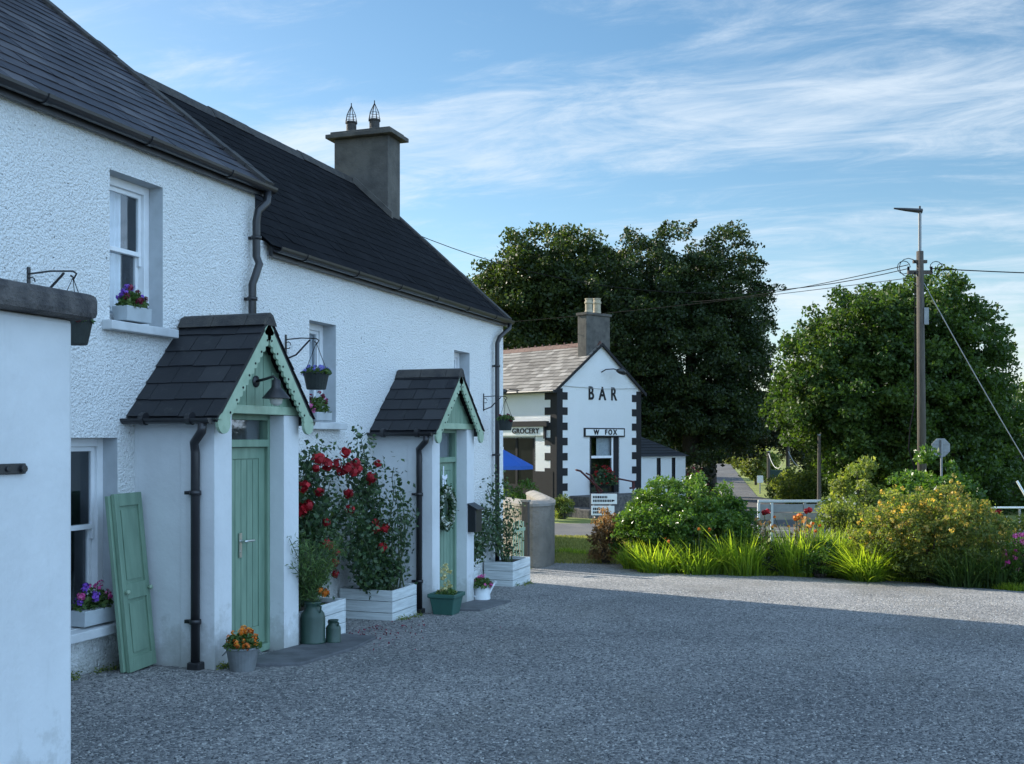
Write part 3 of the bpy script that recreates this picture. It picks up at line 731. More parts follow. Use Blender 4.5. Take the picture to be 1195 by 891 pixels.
for px in (410, 437):
    p = onY(px, 140, 16.08); pc = (p.x, 16.08, zt+.12)
    pm = MB(); pm.lathe([(.10, 0), (.10, .06), (.085, .07), (.085, .19), (.10, .195), (.10, .22), (.06, .22)], pc, 16); pt = pm.build('chimney_pot', M['ridge'], ch, smooth=False)
    cg = MB()
    for k in range(8):
        t = k*math.pi/4; cg.tube([(pc[0]+.10*math.cos(t), pc[1]+.10*math.sin(t), pc[2]+.20), (pc[0]+.075*math.cos(t), pc[1]+.075*math.sin(t), pc[2]+.34), (pc[0], pc[1], pc[2]+.50)], .005, 4)
    cg.tube([(pc[0], pc[1], pc[2]+.49), (pc[0], pc[1], pc[2]+.54)], .008, 5)
    for zr_, rr_ in ((.24, .095), (.33, .078)):
        cg.tube([(pc[0]+rr_*math.cos(a), pc[1]+rr_*math.sin(a), pc[2]+zr_) for a in [i*math.pi/6 for i in range(13)]], .004, 4, False)
    cg.build('bird_guard', M['wire'], pt)

# ------------------------------------------------------------------ porches
def porch(H, y0, y1, xf, zg, zE, zA, lamp, name):
    W = y1-y0; pw = .235; ym = (y0+y1)/2; zb = zg-.25
    op = (y0+pw+.02, y1-pw-.02)
    mb = MB()
    mb.box(.001, xf-.001, y0, y0+.22, zb, zE); mb.box(.001, xf-.001, y1-.22, y1, zb, zE)      # side walls
    mb.box(xf, xf+.002, y0, op[0], zb, zE-.001); mb.box(xf, xf+.002, op[1], y1, zb, zE-.001)
    mb.box(xf-.16, xf-.002, y0+.2205, op[0], zb, zE-.002); mb.box(xf-.16, xf-.002, op[1], y1-.2205, zb, zE-.002)
    mb.box(xf-.30, xf+.02, y0-.012, y0-.001, zb, zE-.07); 
    mb.build('porch_wall', M['smooth'], H, bevel=.012)
    # door, frame and transom light
    xd = xf-.17; D0, D1 = op[0]-.02, op[1]+.02; dt = zg+1.81
    fr = MB(); j = .055
    fr.box(xd-.06, xd+.03, D0, D0+j, zg, zE+.02); fr.box(xd-.06, xd+.03, D1-j, D1, zg, zE+.02)
    fr.box(xd-.06, xd+.045, D0+j, D1-j, dt, dt+.065); fr.box(xd-.06, xd+.03, D0+j, D1-j, zE-.045, zE+.02); fr.box(xd-.06, xd+.05, D0+j, D1-j, zg+.0, zg+.06)
    df = fr.build('door_frame', M['green'], H, bevel=.005)
    g = MB(); g.box(xd-.03, xd-.02, D0+j, D1-j, dt+.065, zE-.045); g.build('transom_pane', M['glass'], df)
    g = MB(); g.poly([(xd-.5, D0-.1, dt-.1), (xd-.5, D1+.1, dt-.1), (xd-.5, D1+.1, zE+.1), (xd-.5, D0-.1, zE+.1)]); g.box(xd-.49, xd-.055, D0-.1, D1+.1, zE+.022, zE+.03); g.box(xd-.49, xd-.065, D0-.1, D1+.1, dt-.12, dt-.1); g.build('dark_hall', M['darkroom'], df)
    dm = MB(); A, B = D0+j+.004, D1-j-.004; z0, z1 = zg+.063, dt-.003
    dm.box(xd-.055, xd-.012, A, B, z0, z1)
    st = .095
    for (a, b, c, d) in ((A, A+st, z0, z1), (B-st, B, z0, z1), (A+st, B-st, z1-.10, z1), (A+st, B-st, z0, z0+.16)): dm.box(xd-.012, xd, a, b, c, d)
    n = 6; w = (B-A-2*st)/n
    for k in range(n): dm.box(xd-.012, xd-.006, A+st+k*w+.004, A+st+(k+1)*w-.004, z0+.165, z1-.104)
    do = dm.build('door', M['green'], H, bevel=.003)
    if name == 1:
        hm = MB(); hy = onX(280, 640, xd).y; hz = zg+.98
        hm.box(xd+.001, xd+.009, hy-.02, hy+.02, hz-.12, hz+.09); hm.tube([(xd+.008, hy, hz+.02), (xd+.055, hy, hz+.02), (xd+.06, hy+.02, hz+.02), (xd+.058, hy+.13, hz+.018)], .010, 8)
        hm.tube([(xd+.008, hy, hz-.07), (xd+.013, hy, hz-.07)], .012, 8); hm.build('handle', M['chrome'], do, smooth=False)
    # gable board, beam, bargeboards
    gb = MB(); over = .10; xo = xf+over
    hw = W/2+.05; sl_ = (zA-zE)/hw
    gb.prism([(xf-.045, y0+.02, zE+.001), (xf-.045, y1-.02, zE+.001), (xf-.045, ym, zA-.10)], (.04, 0, 0))
    nb = 9
    for k in range(nb):
        ya = y0+.08+(W-.16)*k/nb; yb = ya+(W-.16)/nb-.008; za = zA-.14-abs((ya+yb)/2-ym)*sl_
        if za > zE+.08: gb.box(xf-.004, xf+.007, ya, yb, zE+.06, za)
    gbo = gb.build('gable_board', M['green'], H)
    bm = MB(); bm.box(xf-.10, xf+.015, y0+.02, y1-.02, zE+.002, zE+.075); bm.build('beam', M['greenpale'], H, bevel=.006)
    for s in (-1, 1):
        bb = MB(); a = Vector((xo-.02, ym, zA-.015)); e = Vector((xo-.02, ym+s*(hw+.02), zE-.03-.02*sl_)); d = (e-a); ln = d.length; d.normalize(); nn = Vector((0, -d.z*s, d.y*s)); nn = nn if nn.z < 0 else -nn
        pts = [a, e]; ns = 17; low = []
        for k in range(ns*6+1):
            f = k/(ns*6); sc_ = abs(math.sin(math.pi*f*ns)); low.append(a+d*(ln*f)+nn*(.092+.022*sc_))
        for k in range(len(low)-1):
            q = [a+d*(ln*k/(ns*6)), a+d*(ln*(k+1)/(ns*6)), low[k+1], low[k]]
            bb.prism(q, (.026, 0, 0), .6)
        # turned tail
        bb.lathe([(.0, 0), (.045, .0), (.045, .001)], e, 8)
        cc = e+nn*.07-d*.02
        bb.prism([cc+Vector((0, .085*math.cos(t), .085*math.sin(t))) for t in [k*math.pi/8 for k in range(16)]], (.027, 0, 0))
        b1 = bb.build('bargeboard', M['greenpale'], H)
        for f in [i/8 for i in range(1, 8)]:
            rm = MB(); c = a+d*(ln*f)+nn*.075+Vector((.027, 0, 0)); rm.tube([c, c+Vector((.004, 0, 0))], .010, 8); rm.build('drilled_hole', M['blackmatt'], b1)
        
    # slated roof with thick ridge
    rm = MB()
    for s in (-1, 1):
        O = Vector((0.003, ym+s*(hw+.05), zE-.05*sl_-.01)); V = Vector((0, -s*(hw+.05), zA+.0-O.z)); lv = V.length
        slates(rm, O+Vector((0, 0, .03)), (1, 0, 0), V, xo+.015, lv, -.0+.25, .19, .007, seed=21+s+name)
        dd = V.normalized(); nn = Vector((1, 0, 0)).cross(dd); nn = nn if nn.z > 0 else -nn
        rm.obb(O+V/2+Vector((xo/2, 0, .0))+nn*.0, (xo/2, 0, 0), V/2, nn*.012, .3)
    ro = rm.build('porch_roof', M['slate_porch'], H)
    rb = MB(); x = .01
    while x < xo:
        ln = min(.34, xo+.02-x)-.006; zt_ = zA+.035
        rb.prism([(x, ym-.11, zt_-.075), (x, ym-.05, zt_+.015), (x, ym, zt_+.035), (x, ym+.05, zt_+.015), (x, ym+.11, zt_-.075)], (ln, 0, 0)); x += .34
    rb.build('ridge_tiles', M['ridge'], ro)
    # mortar flashing against the wall
    # gutters run out from the wall on both sides
    for s in (-1, 1):
        gm = MB(); yg = ym+s*(hw+.09); r = .045; zgut = zE-.045
        pr = [(yg+math.cos(t)*r, zgut+math.sin(t)*r) for t in [math.pi*(1+k/8) for k in range(9)]]
        gm.prism([(0.004, a, b) for a, b in pr], (xo-.03, 0, 0))
        for xk in (.18, .62): gm.tube([(xk, yg, zgut-.004), (xk+.045, yg, zgut-.004)], r+.007, 12)
        gm.build('porch_gutter', M['gutter'], H)
    yg = ym-(hw+.09); xp = xf-.13; zgut = zE-.08
    pipe(H, [(xp+.13, yg, zgut), (xp+.12, yg, zgut-.07), (xp+.0, y0-.07, zgut-.16), (xp, y0-.055, zgut-.24), (xp, y0-.055, zg+.05)], .036, [(xp, y0-.055, z) for z in (zg+.42, zg+1.45)], 'porch_downpipe')
    sh = MB(); sh.box(xp-.05, xp+.06, y0-.10, y0-.01, zg-.03, zg+.10); sh.build('drain_shoe', M['gutter'], H, bevel=.01)
    return dict(xd=xd, A=A, B=B, op=op, dt=dt, ym=ym)
pa = porch(H1, P1[0], P1[1], P1[2], gz(7.9)+.0, 2.06, 2.86, True, 1)
pb = porch(H2, P2[0], P2[1], P2[2], gz(12.4)+.0, 1.97, 2.66, False, 2)
# barn lamp on porch 1
lm = MB(); xl = P1[2]+.008; ym = pa['ym']; zl = 2.34
ly = ym-.06
lm.tube([(xl-.008, ly, zl), (xl+.01, ly, zl)], .05, 16)
lm.tube([(xl, ly, zl), (xl+.10, ly, zl+.02), (xl+.17, ly, zl+.04), (xl+.20, ly, zl+.02), (xl+.20, ly, zl-.02)], .012, 8)
lp = lm.build('porch_lamp', M['black'], H1, smooth=True)
lm = MB(); lm.lathe([(.02, .035), (.035, .03), (.038, -.03), (.06, -.055), (.115, -.12), (.118, -.128), (.105, -.12), (.03, -.05), (.02, -.05)], (xl+.20, ly, zl-.02), 20); lm.build('lamp_shade', M['black'], lp, smooth=True)
lm = MB(); lm.lathe([(.01, -.06), (.045, -.09), (.058, -.13), (.048, -.17), (.02, -.188), (.002, -.19)], (xl+.20, ly, zl-.02), 16); lm.build('bulb', M['bulb'], lp, smooth=True)
# main downpipes
pipe(H1, [(.13, YJ+.02, E1-.08), (.13, YJ+.01, E1-.20), (.10, YJ-.10, E1-.30), (.08, YJ-.10, E1-.40), (.08, YJ-.10, 3.62), (.10, YJ-.08, 3.55), (.10, YJ-.15, 3.42), (.08, YJ-.17, 3.34), (.08, YJ-.17, 1.2)], .038, [(.08, YJ-.10, 3.8), (.08, YJ-.17, 3.2)])
pe = YE-.50
pipe(H2, [(.13, YE-.05, E2-.08), (.13, YE-.06, E2-.17), (.09, pe+.08, E2-.34), (.08, pe, E2-.44), (.08, pe, gz(16.6)+.05)], .036, [(.08, pe, z) for z in (3.0, 1.6, .6)])

# ------------------------------------------------------------------ low outbuilding at the left edge of the yard
OX = CX-3.4; oy1 = onX(85, 700, OX).y
OB = thing('outbuilding', 'smooth white flat topped outbuilding corner with dark stone coping, at left edge', 'outbuilding', (OX, 3, gz(3)))
mb = MB(); ztop = CZ+.147*3.4/CT
mb.box(OX-2.4, OX, -3, oy1, -.3, ztop); mb.build('wall', M['smooth'], OB, bevel=.02)
mb = MB(); mb.box(OX-2.5, OX+.09, -3.1, oy1+.07, ztop+.001, ztop+.115); mb.build('coping', M['stonecap'], OB, bevel=.03)
mb = MB(); ha, hb = onX(-20, 548, OX), onX(27, 548, OX); hz = ha.z
mb.box(OX+.002, OX+.016, ha.y-.2, hb.y, hz-.022, hz+.022); mb.tube([(OX+.012, hb.y-.02, hz), (OX+.03, hb.y-.02, hz)], .017, 10); mb.tube([(OX+.012, hb.y-.10, hz), (OX+.024, hb.y-.10, hz)], .012, 10)
mb.build('iron_strap', M['black'], OB, bevel=.003)

# ------------------------------------------------------------------ planters, pots and door side things
def planter(x0, x1, y0, y1, h, label):
    zg = gz((y0+y1)/2)-.02; t = thing('planter', label, 'planter', ((x0+x1)/2, (y0+y1)/2, zg), 0, 'white plank planters against the houses')
    mb = MB(); th = .022; n = 3; bh = h/n
    for k in range(n):
        a, b = zg+k*bh+.003, zg+(k+1)*bh-.003
        mb.box(x0, x1, y0, y0+th, a, b); mb.box(x0, x1, y1-th, y1, a, b); mb.box(x0, x0+th, y0+th+.001, y1-th-.001, a, b); mb.box(x1-th, x1-.001, y0+th+.001, y1-th-.001, a, b)
    mb.build('boards', M['planter'], t, bevel=.004)
    mb = MB()
    for x in (x0+th+.001, x1-th-.04): 
        for y in (y0+th+.001, y1-th-.04): mb.box(x, x+.038, y, y+.038, zg, zg+h-.01)
    mb.box(x0+.006, x1-.008, y0+.006, y1-.006, zg, zg+.006)
    mb.build('corner_posts', M['planter'], t)
    mb = MB(); mb.box(x0+th+.002, x1-th-.002, y0+th+.002, y1-th-.002, zg+.02, zg+h-.05); mb.build('soil', M['soil'], t)
    return zg+h-.05
s1 = planter(.03, .70, 8.76, 9.66, .36, 'white plank planter between the first porch and the big rose box')
s2 = planter(.03, .69, 10.77, 11.42, .38, 'largest looking white plank planter, in front of the second porch downpipe')
s3 = planter(.03, .48, 13.16, 13.95, .36, 'white plank planter right behind the porch with the letterbox')
s4 = planter(.03, .50, 15.40, 16.25, .42, 'white plank planter at the far corner below the climbing stems')

def rosebush(label, root, spots, heads_, seed, stems=14, nleaf=2600, spread=.5, leafsize=.055, mat='leaf_rose', fm='petal_red', cat='rose bush', name='rose_bush', xr=(.08, .62), fr=.06, per=26):
    rng = np.random.default_rng(seed); random.seed(seed); t = thing(name, label, cat, root)
    mb = MB(); P = []; root = Vector(root)
    for s in spots:
        s = Vector(s); m = root.lerp(s, .5)+Vector((random.gauss(0, .05), random.gauss(0, .08), .10)); b = root+Vector((random.gauss(0, .05), random.gauss(0, .07), -.03))
        pts = [b.lerp(m, i/5) if i < 5 else m.lerp(s, (i-5)/5) for i in range(11)]
        pts = [p+Vector((random.gauss(0, .012), random.gauss(0, .018), 0)) for p in pts]
        mb.tube(pts, [.011-.0007*i for i in range(11)], 5)
        for i in range(2, 11):
            for k in range(3):
                P.append(pts[i]+Vector((random.gauss(0, .05), random.gauss(0, .08), random.gauss(0, .05))))
    mb.build('stem', M['twig'], t)
    C = np.array([list(p) for p in P]); C[:, 0] = np.clip(C[:, 0], xr[0], xr[1])
    idx = rng.integers(0, len(C), nleaf); Q = C[idx]+rng.normal(size=(nleaf, 3))*.055*spread*2
    Q[:, 0] = np.maximum(Q[:, 0], .03)
    np_quads('foliage', leaf_quads(rng, Q, leafsize, .62, .2), rng.random(nleaf), M[mat], t)
    if heads_:
        H_ = []; rr = []
        for (p, r) in heads_:
            for k in range(max(1, int(r/.034))):
                H_.append(np.array(p)+rng.normal(size=3)*r*.55); rr.append(.038+.03*rng.random())
        heads('flower', np.array(H_), np.array(rr), per, M[fm], t, rng, world=True)
    return t
def sp(px, py, x): return list(onX(px, py, x))
fl1 = [(372,533,.07),(384,546,.06),(364,574,.06),(356,590,.11),(352,572,.07),(378,621,.08),(391,643,.05),(393,655,.04),(380,637,.05),(394,668,.03)]
fl2 = [(399,538,.08),(402,550,.09),(415,538,.07),(439,560,.13),(412,590,.05),(442,612,.11),(447,636,.05),(407,548,.06),(405,575,.03)]
rosebush('red rose bush with dense dark leaves, beside the first porch pier', (.36, 9.2, s1), [sp(px, py, random.uniform(.2, .55)) for px, py in
    [(355,540),(362,527),(372,530),(380,545),(365,560),(352,575),(360,590),(372,600),(385,580),(392,600),(380,620),(390,640),(358,620),(370,645),(395,625),(388,560),(356,605),(352,645),(398,590)]],
    [(sp(a, b, .55), r) for a, b, r in fl1], 31, nleaf=6500)
rosebush('red rose bush with loose arching shoots, in the planter beside the second porch', (.36, 11.05, s2), [sp(px, py, random.uniform(.2, .55)) for px, py in
    [(400,540),(412,540),(425,520),(422,512),(438,550),(430,575),(415,590),(405,600),(420,620),(435,610),(445,615),(440,640),(425,650),(412,640),(452,660),(430,670),(418,665),(460,670),(405,640)]],
    [(sp(a, b, .55), r) for a, b, r in fl2], 32, nleaf=5600)
rosebush('arching leafy shoot reaching across the second porch side wall', (.5, 11.2, s2), [sp(px, py, .62) for px, py in [(445,565),(458,545),(462,560),(470,575),(475,590),(480,600),(455,580),(468,598)]], [], 33, nleaf=650, spread=.5, cat='climbing plant', name='climbing_shoot')
rosebush('thin climbing stems with sparse leaves by the far corner downpipe', (.28, 15.75, s4), [sp(px, py, random.uniform(.15, .4)) for px, py in
    [(578,558),(586,562),(570,570),(563,590),(592,575),(572,600),(588,610),(596,600),(566,620),(602,590)]], [], 34, nleaf=1100, leafsize=.06, cat='climbing plant', name='climbing_plant')
rosebush('small leafy shrub growing in the planter behind the letterbox', (.25, 13.5, s3), [sp(px, py, random.uniform(.15, .4)) for px, py in
    [(558,600),(566,610),(560,625),(570,630),(556,640),(564,645),(574,622),(552,612)]], [], 35, nleaf=1300, leafsize=.06, cat='shrub', name='leafy_shrub')

def potplant(t, c, rx, h, nleaf, lsize, fm, nf, fr, seed, leafm='leaf_pot', ry=None, per=12):
    rng = np.random.default_rng(seed); ry = ry or rx; c = np.array(c)
    q = rng.normal(size=(nleaf, 3)); q /= np.linalg.norm(q, axis=1)[:, None]; q *= (rng.random(nleaf)**.4)[:, None]; q[:, 2] = np.abs(q[:, 2])
    np_quads('foliage', leaf_quads(rng, c+q*np.array([rx, ry, h*.75]), lsize, .55, 0), rng.random(nleaf), M[leafm], t)
    if nf:
        q = rng.normal(size=(nf, 3)); q /= np.linalg.norm(q, axis=1)[:, None]; q[:, 2] = np.abs(q[:, 2])
        fms = fm if isinstance(fm, list) else [fm]
        for i, f in enumerate(fms):
            sel = q[i::len(fms)]
            heads('flower', c+sel*np.array([rx*.95, ry*.95, h])*(.8+.25*rng.random((len(sel), 1))), np.full(len(sel), fr)*(.7+.5*rng.random(len(sel))), per, M[f], t, rng, world=True)
# marigold tub
g = gp(283, 783); zg = g.z+.01; Zd = 8.45
t = thing('marigold_tub', 'galvanised metal tub of orange marigolds beside the first porch pier', 'plant pot', (g.x, g.y, zg))
mb = MB(); mb.lathe([(.098, 0), (.10, .01), (.128, .17), (.136, .175), (.136, .19), (.125, .19), (.118, .16), (.0, .155)], (g.x, g.y, zg), 28); b = mb.build('tub', M['galv'], t, smooth=False, bevel=0)
mb = MB()
for a in (.5, 3.64): mb.tube([(g.x+.13*math.cos(a-.25), g.y+.13*math.sin(a-.25), zg+.15), (g.x+.155*math.cos(a), g.y+.155*math.sin(a), zg+.12), (g.x+.13*math.cos(a+.25), g.y+.13*math.sin(a+.25), zg+.15)], .005, 6)
mb.build('handle', M['galv'], b)
potplant(t, (g.x, g.y, zg+.18), .15, .15, 900, .035, 'petal_orange', 34, .024, 41)
# slate doorstep slabs
def slab(pts, label, th=.03):
    mb = MB(); mb.prism([(x, y, gz(y)+.004) for x, y in pts], (0, 0, th)); o = mb.build('doorstep', M['slab'], bevel=.006); return tag(o, label, 'doorstep')
slab([(.765, 7.42), (1.30, 7.75), (1.28, 8.75), (1.15, 9.45), (.765, 9.5)], 'dark slate doorstep paving outside the first green door')
slab([(.765, 11.95), (1.22, 12.1), (1.20, 13.3), (.765, 13.25)], 'grey doorstep slab outside the wreathed green door')
# milk churns
def churn(px, py, hgt, r, label, X=None):
    g = gp(px, py); zg = g.z+.034; s = hgt; t = thing('milk_churn', label, 'milk churn', (g.x, g.y, zg), 0, 'green milk churns by the first porch')
    mb = MB(); mb.lathe([(r, 0), (r*1.03, .01*s), (r*1.03, .05*s), (r, .06*s), (r, .60*s), (r*.92, .68*s), (r*.60, .80*s), (r*.58, .88*s), (r*.70, .93*s), (r*.70, .96*s), (r*.5, .96*s)], (g.x, g.y, zg), 24)
    o = mb.build('body', M['churn'], t, smooth=True)
    mb = MB()
    for a in (-.3, 2.84): mb.tube([(g.x+r*.58*math.cos(a), g.y+r*.58*math.sin(a), zg+.90*s), (g.x+r*.95*math.cos(a), g.y+r*.95*math.sin(a), zg+.86*s), (g.x+r*.85*math.cos(a), g.y+r*.85*math.sin(a), zg+.72*s)], .008, 6)
    mb.build('handle', M['churn'], t); return t, g, zg
tc_, gch, zch = churn(365, 754, .40, .115, 'tall dark green milk churn with a feathery plant growing out of it')
churn(389, 753, .215, .07, 'small dark green milk churn, the shorter of the two')
t = thing('feathery_plant', 'feathery green plant with orange flowers in the tall milk churn', 'plant', (gch.x, gch.y, zch+.36))
rng = np.random.default_rng(77); mb = MB(); FP = []
for i in range(46):
    a = rng.random()*6.28; l = .12+.26*rng.random(); hh = .25+.40*rng.random(); e = Vector((gch.x+l*math.cos(a)*.8, gch.y+l*math.sin(a), zch+.38+hh)); b = Vector((gch.x, gch.y, zch+.34)); m = b.lerp(e, .5)+Vector((0, 0, .08)); mb.tube([b, m, e], .0035, 4)
    for k in range(70):
        f = .15+.85*rng.random(); p = b.lerp(m, f*2) if f < .5 else m.lerp(e, f*2-1); FP.append(list(p+Vector(rng.normal(size=3)*.03)))
mb.build('stem', M['twig'], t); FP = np.array(FP); np_quads('foliage', leaf_quads(rng, FP, .055, .14, 0), rng.random(len(FP)), M['leaf_pot'], t)
heads('flower', np.array([[gch.x+.09, gch.y-.03, zch+.50], [gch.x+.12, gch.y+.03, zch+.47], [gch.x+.07, gch.y+.07, zch+.45]]), .034, 18, M['petal_orange'], t, rng, world=True)
# green plastic pot by porch 2
g = gp(521, 717); zg = g.z+.01
t = thing('flower_pot', 'square dark green plastic pot with a pale yellow plant by the wreathed door', 'plant pot', (g.x, g.y, zg))
mb = MB(); mb.lathe([(.165, 0), (.17, .01), (.215, .20), (.245, .205), (.245, .25), (.22, .25), (.20, .22), (.0, .215)], (g.x, g.y, zg), sides=4, rz=0); mb.build('pot', M['potgreen'], t, bevel=.008)
rng = np.random.default_rng(5); potplant(t, (g.x, g.y, zg+.22), .13, .10, 350, .05, 'petal_yellow', 5, .03, 42)
q = np.array([[g.x+rng.normal()*.03, g.y+rng.normal()*.04, zg+.25+.34*rng.random()] for _ in range(26)]); heads('flower', q, .028, 10, M['petal_yellow'], t, rng, world=True)
# watering can
g = gp(562, 702); zg = g.z+.036
t = thing('watering_can', 'pale enamel watering can planted with pink flowers on the doorstep', 'watering can', (g.x, g.y, zg))
mb = MB(); mb.lathe([(.115, 0), (.118, .008), (.10, .18), (.104, .19), (.095, .19), (.09, .17), (.0, .165)], (g.x, g.y, zg), 24); mb.build('body', M['pale_enamel'], t)
mb = MB(); mb.tube([(g.x+.06, g.y+.075, zg+.04), (g.x+.09, g.y+.12, zg+.12), (g.x+.12, g.y+.165, zg+.19)], [.022, .016, .014], 10); mb.tube([(g.x+.12, g.y+.165, zg+.19), (g.x+.135, g.y+.185, zg+.21)], [.014, .032], 12); mb.build('spout', M['pale_enamel'], t)
mb = MB(); mb.tube([(g.x-.05, g.y-.09, zg+.04), (g.x-.10, g.y-.17, zg+.08), (g.x-.10, g.y-.18, zg+.14), (g.x-.05, g.y-.10, zg+.18)], .009, 8); mb.build('handle', M['pale_enamel'], t)
potplant(t, (g.x, g.y, zg+.17), .15, .15, 420, .055, 'petal_pink', 14, .03, 43)
# shutter leaning on the wall
def shutter():
    b0 = gp(150, 787); b0.z += .012; b1 = gp(181, 778); b1.z = b0.z
    T0 = onX(148, 577, b0.x-.16)
    wv = (b1-b0); wl = wv.length; wv.normalize(); up = T0-b0; H_ = up.length; up.normalize(); up = (up-wv*up.dot(wv)).normalized(); nn = wv.cross(up)
    print('shutter', b0, b1, T0, wl, H_)
    if nn.x < 0: nn = -nn
    t = thing('shutter', 'sage green panelled wooden shutter leaning beside the ground floor window', 'shutter', b0)
    def part(u0, u1, v0, v1, n0, n1): return (b0+wv*(u0+u1)/2+up*(v0+v1)/2+nn*(n0+n1)/2, wv*(u1-u0)/2, up*(v1-v0)/2, nn*(n1-n0)/2)
    mb = MB()
    mb.obb(*part(0, wl, 0, H_, -.018, 0)); s = .055
    for a in ((0, s, 0, H_), (wl-s, wl, 0, H_), (s, wl-s, 0, .11), (s, wl-s, H_-.10, H_), (s, wl-s, .56, .68)): mb.obb(*part(a[0]+.0005, a[1]-.0005, a[2], a[3], .0005, .016))
    mb.obb(*part(s+.03, wl-s-.03, .14, .53, .0005, .008)); mb.obb(*part(s+.03, wl-s-.03, .71, H_-.13, .0005, .008))
    mb.build('panel', M['green'], t, bevel=.003)
    mb = MB(); mb.obb(*part(-.03, wl-.005, .01, H_-.012, -.052, -.020)); mb.build('back_leaf', M['green'], t, bevel=.003)
    for u in (.03, wl-.03):
        c = b0+wv*u+up*.62+nn*.016; mb = MB(); mb.tube([c, c+nn*.012, c+nn*.022, c+nn*.036, c+nn*.04], [.010, .010, .020, .018, .006], 12); mb.build('knob', M['greenpale'], t, smooth=True)
shutter()
# wreath with ribbon and letterbox
wy = (pb['A']+pb['B'])/2; wz = onX(521, 591, pb['xd']).z; wx = pb['xd']+.045
t = thing('wreath', 'white and green leafy wreath hanging by a ribbon on the far green door', 'wreath', (wx, wy, wz))
rng = np.random.default_rng(9); n = 1500; a = rng.random(n)*6.283; rr = .20+rng.normal(size=n)*.035
Q = np.stack([wx+np.abs(rng.normal(size=n))*.028, wy+np.cos(a)*rr, wz+np.sin(a)*rr*1.08], 1); np_quads('leaves', leaf_quads(rng, Q, .05, .5), rng.random(n), M['leaf_rose'], t)
a = rng.random(42)*6.283; Q = np.stack([np.full(42, wx+.055), wy+np.cos(a)*.20+rng.normal(size=42)*.02, wz+np.sin(a)*.21+rng.normal(size=42)*.02], 1); heads('flower', Q, .026, 10, M['petal_white'], t, rng, world=True)
mb = MB()
mb.tube([(wx-.02, wy+.20*math.cos(k*.5236), wz+.21*math.sin(k*.5236)) for k in range(13)], .012, 6, False); mb.build('ring', M['bark'], t)
mb = MB()
for s in (-1, 1):
    mb.obb((wx, wy+s*.035, wz+.30), (.002, 0, 0), (0, .02, s*.01), (0, -s*.006, .05)); mb.obb((wx+.005, wy+s*.04, wz+.38), (.004, 0, 0), (0, .035, s*.012), (0, 0, .022))
mb.obb((wx-.01, wy, wz+.42), (.002, 0, 0), (0, .012, 0), (0, 0, .10)); mb.build('ribbon', M['ribbon'], t)
lb = onX(549, 603, P2[2]+.01); ly0 = P2[1]-.03
t = thing('letterbox', 'black metal letterbox with sloping lid mounted beside the far porch', 'letterbox', (P2[2]+.004, ly0-.05, lb.z))
zb_ = lb.z-.19; mb = MB(); X0 = P2[2]+.004; Yb0, Yb1 = ly0-.20, ly0+.03
mb.prism([(X0, Yb0, zb_), (X0+.11, Yb0, zb_), (X0+.11, Yb0, zb_+.30), (X0, Yb0, zb_+.35)], (0, Yb1-Yb0, 0)); b = mb.build('box', M['black'], t, bevel=.006)
mb = MB(); mb.prism([(X0, Yb0-.015, zb_+.352), (X0+.135, Yb0-.015, zb_+.292), (X0+.14, Yb0-.015, zb_+.275), (X0+.143, Yb0-.015, zb_+.297), (X0, Yb0-.015, zb_+.372)], (0, Yb1-Yb0+.03, 0)); mb.build('lid', M['black'], t, bevel=.003)
# window boxes
def wbox(y0, y1, z, label, fm, seed, nf, lh=.14, ctr=None, h=.12, xr=(-.10, .06)):
    xm = (xr[0]+xr[1])/2; t = thing('window_box', label, 'window box', (xm, (y0+y1)/2, z))
    mb = MB(); mb.prism([(xr[0]+.012, y0+.01, z), (xr[1]-.012, y0+.01, z), (xr[1], y0, z+h), (xr[0], y0, z+h)], (0, y1-y0, 0)); mb.build('box', M['boxgrey'], t, bevel=.006)
    potplant(t, (xm, (y0+y1)/2, z+h), .10, lh, 380, .045, fm, nf, .032, seed, ry=(y1-y0)/2+.02, per=14)
wa, wb = onX(140, 365, 0).y, onX(176, 365, 0).y
wbox(wa+.02, wb-.06, op_up[2]+.012, 'grey window box of purple and maroon pansies on the upper sill of the tall house', ['petal_purple', 'petal_maroon'], 51, 15, .18)
wbox(opsR[0][0]+.06, opsR[0][0]+.40, opsR[0][2]+.012, 'small grey window box of deep red flowers on the upper sill beyond the first porch', ['petal_maroon', 'petal_pink'], 52, 9, .24, h=.09)
wbox(op_lo[1]-.46, op_lo[1]-.10, op_lo[2]+.012, 'window box of mauve flowers on the ground floor sill beside the shutter', ['petal_purple', 'petal_pink'], 53, 14, .22, xr=(-.08, .08))
